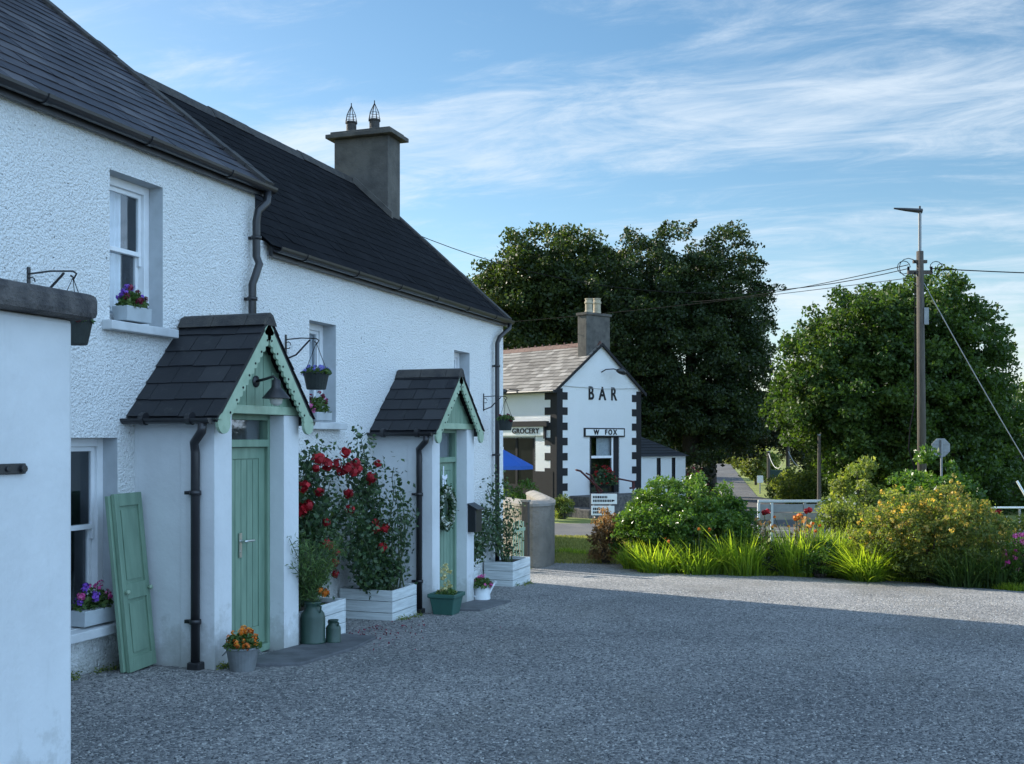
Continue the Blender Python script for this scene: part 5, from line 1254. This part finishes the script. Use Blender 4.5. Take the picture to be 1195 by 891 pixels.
# thin rail at the far right
p0, p1 = stand(1150, 30), stand(1230, 30); t = thing('road_rail', 'thin pale rail on posts behind the golden shrub at the right edge', 'rail', p0); m = MB(); zr = CZ+(512-592)*30/1250
m.tube([(p0.x, p0.y, zr), (p1.x, p1.y, zr)], .03, 6); m.build('rail', M['white'], t); m = MB()
for f in (.02, .5, .98): q = p0.lerp(p1, f); m.tube([(q.x, q.y, q.z-.1), (q.x, q.y, zr)], .03, 6)
m.build('posts', M['metalgrey'], t)
# far poles by the side road with pale swagged cables
fp = []
for px, ty, Z, lab in ((897, 527, 92, 'shortest far wooden pole beside the receding road'), (919.5, 516, 78, 'middle far wooden pole with pale swagged cables'), (956, 508, 44, 'nearer plain wooden pole left of the pale green tree')):
    p = stand(px, Z); t = thing('wooden_pole', lab, 'pole', p, 0, 'poles along the receding road'); zt_ = CZ+(512-ty)*Z/1250; m = MB(); m.tube([(p.x, p.y, p.z-.3), (p.x, p.y, zt_)], [.09, .065] if Z < 60 else .14, 8); m.build('pole', M['wood'], t); m = MB(); m.tube([(p.x, p.y, zt_+.001), (p.x, p.y, zt_+.06)], .075 if Z < 60 else .16, 8); m.build('cap', M['metalgrey'], t); fp.append(Vector((p.x, p.y, zt_-.1)))
wire(fp[0], fp[1]-Vector((0, 0, .5)), 1.3, 'pale swagged cable between the two far poles', .03, 'wirepale', 'pale swagged cables'); wire(fp[1]-Vector((0, 0, .5)), at(945, 537, 70), .75, 'pale swagged cable running right from the middle far pole', .03, 'wirepale', 'pale swagged cables')
for px, py, Z, s, lab, mt in ((906, 557, 76, .9, 'dark roadside sign on a post on the bright verge', 'churn'), (887, 559, 88, .5, 'small white roadside sign near the far poles', 'signwhite')):
    p = stand(px, Z); t = thing('roadside_sign', lab, 'road sign', p, TH); zc = CZ-p.z+(512-py)*Z/1250; m = MB(); m.box(-s/2, s/2, -.02, .02, zc-s*.6, zc+s*.6); m.build('plate', M[mt], t, world=False, bevel=.02); m = MB(); m.tube([(0, .06, -.1), (0, .06, zc+.3)], .05, 8); m.build('post', M['metalgrey'], t, world=False)

# ------------------------------------------------------------------ trees
def ell(base, items):      # items: (px, py, Z, rx_px, rz_px, depth m)
    out = []
    for px, py, Z, rx, rz, dy in items:
        c = at(px, py, Z)-Vector(base); s = Z/1250; out.append((c.x, c.y, c.z, rx*s, dy, rz*s))
    return out
b = stand(635, 66)
tree('chestnut_tree', 'broad horse chestnut tree with yellow green sunlit top, left behind the bar', b, ell(b, [(640, 385, 66, 78, 95, 4.2), (640, 325, 66, 68, 60, 3.6), (600, 350, 66, 45, 52, 3), (690, 350, 66, 50, 70, 3.2), (650, 410, 66, 78, 75, 3.6), (630, 480, 67, 90, 60, 3.4)]), 1150, 90, .72, .23, M['leaf_chestnut'], 101, .45, ragged=.10)
b = stand(806, 62)
tree('beech_tree', 'very tall dark beech tree with feathery drooping right edge, behind the bar', b, ell(b, [(800, 400, 62, 92, 118, 4.6), (770, 330, 62, 66, 62, 3.6), (840, 345, 62, 55, 72, 3.2), (730, 390, 62, 62, 80, 3.6), (800, 420, 62, 88, 90, 4), (850, 440, 62, 48, 85, 3), (780, 490, 62, 95, 52, 4), (720, 480, 62, 60, 70, 3)]), 2000, 90, .62, .18, M['leaf_beech'], 102, .5,
     sprays=[(c[0], c[1], c[2], d[0], d[1], d[2], 160, .16) for c, d in [((at(px, py, 62)-b), (at(qx, qy, 62)-at(px, py, 62))) for px, py, qx, qy in [(870,330,905,340),(875,350,908,372),(872,380,906,402),(860,300,895,296),(840,280,868,262),(800,275,812,254),(770,275,778,256),(740,285,730,262),(870,410,900,438),(878,450,902,470),(875,340,918,322),(850,290,880,275),(720,300,703,284),(875,480,898,505)]]], ragged=.13)
b = stand(1060, 46)
tree('sycamore_tree', 'wide rounded green tree with sunlit left side, behind the tall pole', b, ell(b, [(1048, 430, 46, 104, 86, 4.4), (1010, 385, 46, 62, 52, 3.2), (1075, 375, 46, 70, 52, 3.5), (1130, 430, 46, 52, 60, 3), (960, 440, 46, 52, 62, 3), (1040, 460, 46, 95, 70, 4.2), (1130, 500, 46, 60, 70, 3.4), (945, 470, 46, 38, 42, 2.4), (1060, 530, 46, 100, 45, 3.6), (995, 500, 46, 70, 45, 3.4), (1150, 565, 47, 80, 38, 3)]), 1900, 100, .52, .17, M['leaf_sycamore'], 103, .45, ragged=.12)
b = stand(1215, 62)
tree('distant_tree', 'tree at the right edge of the picture beyond the wide rounded tree', b, ell(b, [(1215, 480, 62, 32, 55, 2.4), (1225, 540, 62, 45, 50, 3)]), 120, 70, .8, .26, M['leaf_sycamore'], 104, .3)
b = stand(985, 56)
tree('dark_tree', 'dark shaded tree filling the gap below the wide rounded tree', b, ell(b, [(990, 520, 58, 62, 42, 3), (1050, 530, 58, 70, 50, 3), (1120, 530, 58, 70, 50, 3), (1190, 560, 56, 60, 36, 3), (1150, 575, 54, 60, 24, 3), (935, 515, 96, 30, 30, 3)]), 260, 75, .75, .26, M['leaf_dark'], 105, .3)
b = stand(972, 54)
tree('young_tree', 'light green young tree standing beside the plain wooden pole', b, ell(b, [(968, 530, 54, 26, 22, 1.2), (978, 550, 54, 24, 24, 1.2), (955, 555, 54, 18, 18, 1)]), 110, 60, .34, .15, M['leaf_bush'], 106, .12)
b = stand(830, 78)
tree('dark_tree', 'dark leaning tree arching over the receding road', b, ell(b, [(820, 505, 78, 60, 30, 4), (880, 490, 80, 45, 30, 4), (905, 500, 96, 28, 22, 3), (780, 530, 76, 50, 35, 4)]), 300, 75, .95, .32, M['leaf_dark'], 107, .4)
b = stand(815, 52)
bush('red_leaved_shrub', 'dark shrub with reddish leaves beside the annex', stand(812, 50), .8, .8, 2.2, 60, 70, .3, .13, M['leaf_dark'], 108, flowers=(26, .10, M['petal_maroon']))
# small trees along the far road, right side
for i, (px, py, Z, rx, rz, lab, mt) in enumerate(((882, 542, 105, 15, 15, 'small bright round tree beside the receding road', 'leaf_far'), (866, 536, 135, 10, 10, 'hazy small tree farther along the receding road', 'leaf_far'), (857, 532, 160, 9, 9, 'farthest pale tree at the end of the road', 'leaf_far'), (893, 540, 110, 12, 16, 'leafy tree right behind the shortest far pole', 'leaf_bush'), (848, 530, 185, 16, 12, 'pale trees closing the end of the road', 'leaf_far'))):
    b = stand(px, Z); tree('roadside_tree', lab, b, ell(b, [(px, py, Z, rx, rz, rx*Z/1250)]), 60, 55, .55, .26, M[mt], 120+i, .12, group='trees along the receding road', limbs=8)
for i, (px, Z, rx, h, lab, mt) in enumerate(((925, 62, 1.5, 1.9, 'mixed hedge shrub below the middle far pole', 'leaf_bush'), (940, 52, 1.3, 1.8, 'grey green hedge shrub left of the plain pole', 'leaf_bush'), (914, 72, 1.1, 2.2, 'pale shrub on the verge behind the dark sign', 'leaf_far'), (912, 92, 1.2, 1.6, 'low shrub on the bright verge near the road', 'leaf_far'))):
    bush('hedge_shrub', lab, stand(px, Z), rx, 1.0, h, 60, 60, .35, .16, M[mt], 130+i, group='shrubs on the far verge')
# far woods closing the view
def woods(name, x0, x1, Z, h, seed, mat, label):
    rng = np.random.default_rng(seed); P = []
    for i in range(int((x1-x0)/3.2)):
        xc = x0+i*3.2+rng.normal(); z = Z+rng.normal()*3; wx_, wy_ = c2w(xc, z); g_ = gz(wy_); hh = h*(.7+.5*rng.random())
        for k in range(9):
            c = np.array([wx_+rng.normal()*1.8, wy_+rng.normal()*1.8, g_+hh*(.15+.8*rng.random())]); q = rng.normal(size=(60, 3)); q /= np.linalg.norm(q, axis=1)[:, None]; P.append(c+q*1.8*rng.random((60, 1))**.4)
    P = np.concatenate(P); o = np_quads(name, leaf_quads(rng, P, .7, .7), rng.random(len(P)), mat, kind='stuff'); tag(o, label, 'woodland')
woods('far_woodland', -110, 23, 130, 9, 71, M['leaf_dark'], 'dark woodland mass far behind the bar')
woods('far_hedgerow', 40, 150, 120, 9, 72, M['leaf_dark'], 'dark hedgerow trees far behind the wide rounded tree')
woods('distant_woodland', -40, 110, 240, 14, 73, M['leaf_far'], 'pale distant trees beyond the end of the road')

# ------------------------------------------------------------------ flower bed plants
def bp_(px, Z): q = stand(px, Z); q.z += .08; return q
bush('laurel_bush', 'big glossy dark green rounded bush at the left end of the flower bed', bp_(800, 20.6), 1.42, 1.15, 1.74, 620, 80, .16, .065, M['leaf_laurel'], 141)
bush('brown_shrub', 'small browning shrub at the left end of the flower bed beside the laurel', bp_(707, 21.3), .34, .35, 1.15, 60, 60, .14, .06, M['leaf_brown'], 142)
bush('golden_shrub', 'large golden flowering shrub at the right of the flower bed', bp_(1088, 18.4), 1.40, 1.0, 1.62, 620, 70, .14, .05, M['leaf_bush'], 143, flowers=(650, .045, M['leaf_gold']))
bush('leafy_bush', 'fresh green leafy bush rising behind the golden shrub', bp_(1092, 21.2), .98, .8, 2.35, 240, 80, .2, .10, M['leaf_laurel'], 144)
bush('pale_shrub', 'pale airy shrub between the metal barrier and the golden shrub', bp_(985, 21.6), .62, .6, 1.38, 80, 70, .18, .07, M['leaf_bush'], 145, flowers=(26, .03, M['petal_white']))
bush('grey_shrub', 'rounded grey green shrub in front of the dark tree', stand(1005, 30), .8, .7, 2.3, 70, 70, .26, .11, M['leaf_bush'], 146)
bush('low_green_plant', 'low leafy green plant between the grass clumps at mid bed', bp_(958, 18.9), .38, .3, .62, 40, 60, .12, .05, M['leaf_laurel'], 147)
bush('pink_hydrangea', 'bright pink flowering shrub at the right end of the bed', bp_(1212, 17.4), .50, .4, .85, 60, 60, .13, .055, M['leaf_laurel'], 148, flowers=(110, .045, M['petal_pink']))
bush('low_dark_plant', 'low dark leafy plant between the laurel and the centre grass clump', bp_(893, 19.4), .32, .3, .65, 30, 60, .12, .05, M['leaf_dark'], 149)
bush('pale_flower_plant', 'pale leafy plant with whitish flowers right of the golden shrub', bp_(1192, 19.6), .45, .4, 1.2, 40, 60, .14, .06, M['leaf_bush'], 150, flowers=(18, .03, M['petal_white']))
for i, (px, Z, n, r0, spd, h, mt, lab, fl) in enumerate((
    (768, 19.7, 270, .38, .62, .70, 'blade', 'sunlit sword leaved clump in front of the laurel, leftmost', None),
    (815, 19.5, 290, .40, .62, .74, 'blade', 'sunlit sword leaved clump in front of the laurel, second from left', (5, M['petal_orange'], .03)),
    (866, 19.4, 420, .42, .58, .92, 'blade', 'tall fan shaped yellow green clump right of the laurel', None),
    (932, 19.4, 460, .46, .65, .98, 'blade', 'bright yellow green clump in the middle of the bed with orange flowers', (9, M['petal_orange'], .03)),
    (968, 20.0, 420, .44, .60, 1.0, 'blade', 'bright yellow green clump behind the middle of the bed', None),
    (1010, 18.5, 520, .30, .80, .75, 'blade', 'arching yellow green clump spilling onto the gravel before the golden shrub', None),
    (1024, 19.0, 340, .34, .60, .90, 'blade', 'yellow green clump leaning against the left of the golden shrub', None),
    (1122, 17.8, 420, .40, .55, .72, 'blade_dark', 'dark green grassy clump in front of the golden shrub', None),
    (1160, 17.7, 420, .40, .55, .80, 'blade_dark', 'dark green grassy clump between the golden shrub and the pink flowers', None),
    (742, 20.3, 140, .24, .45, .60, 'blade', 'small sword leaved clump at the foot of the brown shrub', None))):
    q_ = stand(px, Z); q_.z -= .03
    clump('sword_leaf_plant', lab, q_, n, r0, spd, h, M[mt], 160+i, 'plant', 'sword leaved clumps in the flower bed', .024, fl, .75)
def dahlia(px, py, Z, label, seed, r=.052, mat='petal_red'):
    e = at(px, py, Z); q = stand(px, Z); t = thing('dahlia', label, 'flower', (q.x, q.y, q.z+.05)); rng = np.random.default_rng(seed); m = MB(); m.tube([(q.x, q.y, q.z), (e.x+.03, e.y, (q.z+e.z)/2), tuple(e)], .008, 5); m.build('stem', M['twig'], t)
    heads('flower', np.array([list(e), list(e+Vector((.06, .02, .02)))]), r, 40, M[mat], t, rng, world=True)
    n = 120; f = rng.random(n); P = np.stack([q.x+rng.normal(size=n)*.08, q.y+rng.normal(size=n)*.08, q.z+(e.z-q.z)*f*.9], 1); np_quads('leaves', leaf_quads(rng, P, .09, .5), rng.random(n), M['leaf_brown'], t)
dahlia(892, 598, 19.6, 'red dahlia bloom on a dark stem, left of the barrier posts', 181); dahlia(941, 596, 20.2, 'red dahlia bloom in front of the middle barrier post', 182); dahlia(929, 604, 19.9, 'orange red bloom low beside the middle clump', 183, .06, 'petal_orange'); dahlia(1162, 598, 20.4, 'small red bloom above the right of the golden shrub', 184, .05)
# grass
def lawn(name, label, n, xc0, xc1, z0, z1, h, seed, mat='blade', edgeonly=False):
    rng = np.random.default_rng(seed); xc = xc0+(xc1-xc0)*rng.random(n); z = z0+(z1-z0)*rng.random(n)
    X = CX+CT*xc-ST*z; Y = CT*z+ST*xc
    if edgeonly:
        X = xc; Y = np.array([yedge(x) for x in X])+.10+np.abs(rng.normal(size=n))*.16
    Zg = np.interp(Y, [b[0] for b in GB], [b[1] for b in GB])
    a = rng.random(n)*6.28; hh = h*(.4+.8*rng.random(n)); B_ = np.stack([X, Y, Zg], 1); s = np.stack([np.cos(a), np.sin(a), 0*a], 1)*.007; tp = B_+np.stack([rng.normal(size=n)*h*.4, rng.normal(size=n)*h*.4, hh], 1)
    V = np.stack([B_-s, B_+s, tp+s*.2, tp-s*.2], 1); o = np_quads(name, V, rng.random(n), M[mat], kind='stuff'); tag(o, label, 'grass')
lawn('verge_grass', 'short grass on the verge between gravel and road', 40000, .0, 3.6, 21.2, 29.6, .07, 201, 'blade_dry')
lawn('edge_grass', 'ragged grass growing along the gravel edge of the bed', 16000, edge[4][0]-2.5, 14, 0, 0, .12, 202, edgeonly=True)

# small litter and weeds along the house fronts
rng = np.random.default_rng(301); n = 150
X = .75+np.abs(rng.normal(size=n))*.35; Y = 9.75+rng.normal(size=n)*.45; Zg = np.interp(Y, [b[0] for b in GB], [b[1] for b in GB])+.024
o = np_quads('fallen_petals', leaf_quads(rng, np.stack([X, Y, Zg], 1), .022, .7), rng.random(n), M['petal_maroon'], kind='stuff'); tag(o, 'fallen dark red petals on the gravel below the rose bushes', 'petals')
W = []
for (xa, ya, xb, yb, k) in ((.02, 5.6, .02, 7.2, 22), (.78, 7.3, .78, 7.5, 4), (.02, 9.7, .02, 10.7, 12), (.72, 10.8, .70, 11.5, 8), (.05, 14.0, .05, 15.3, 14), (.50, 15.4, .55, 16.2, 8), (-.3, 16.6, -.7, 18.5, 20), (OX+.02, 1.5, OX+.02, 3.9, 14)):
    for i in range(k):
        f = rng.random(); c = np.array([xa+(xb-xa)*f+abs(rng.normal())*.04, ya+(yb-ya)*f, 0]); m_ = 14+int(rng.random()*26)
        for q in range(m_):
            y_ = c[1]+rng.normal()*.035; W.append([c[0]+abs(rng.normal())*.03, y_, gz(y_)+.012+abs(rng.normal())*.022])
W = np.array(W); o = np_quads('weeds', leaf_quads(rng, W, .022, .45), rng.random(len(W)), M['leaf_bush'], kind='stuff'); tag(o, 'small weeds growing where the walls meet the gravel', 'weeds')
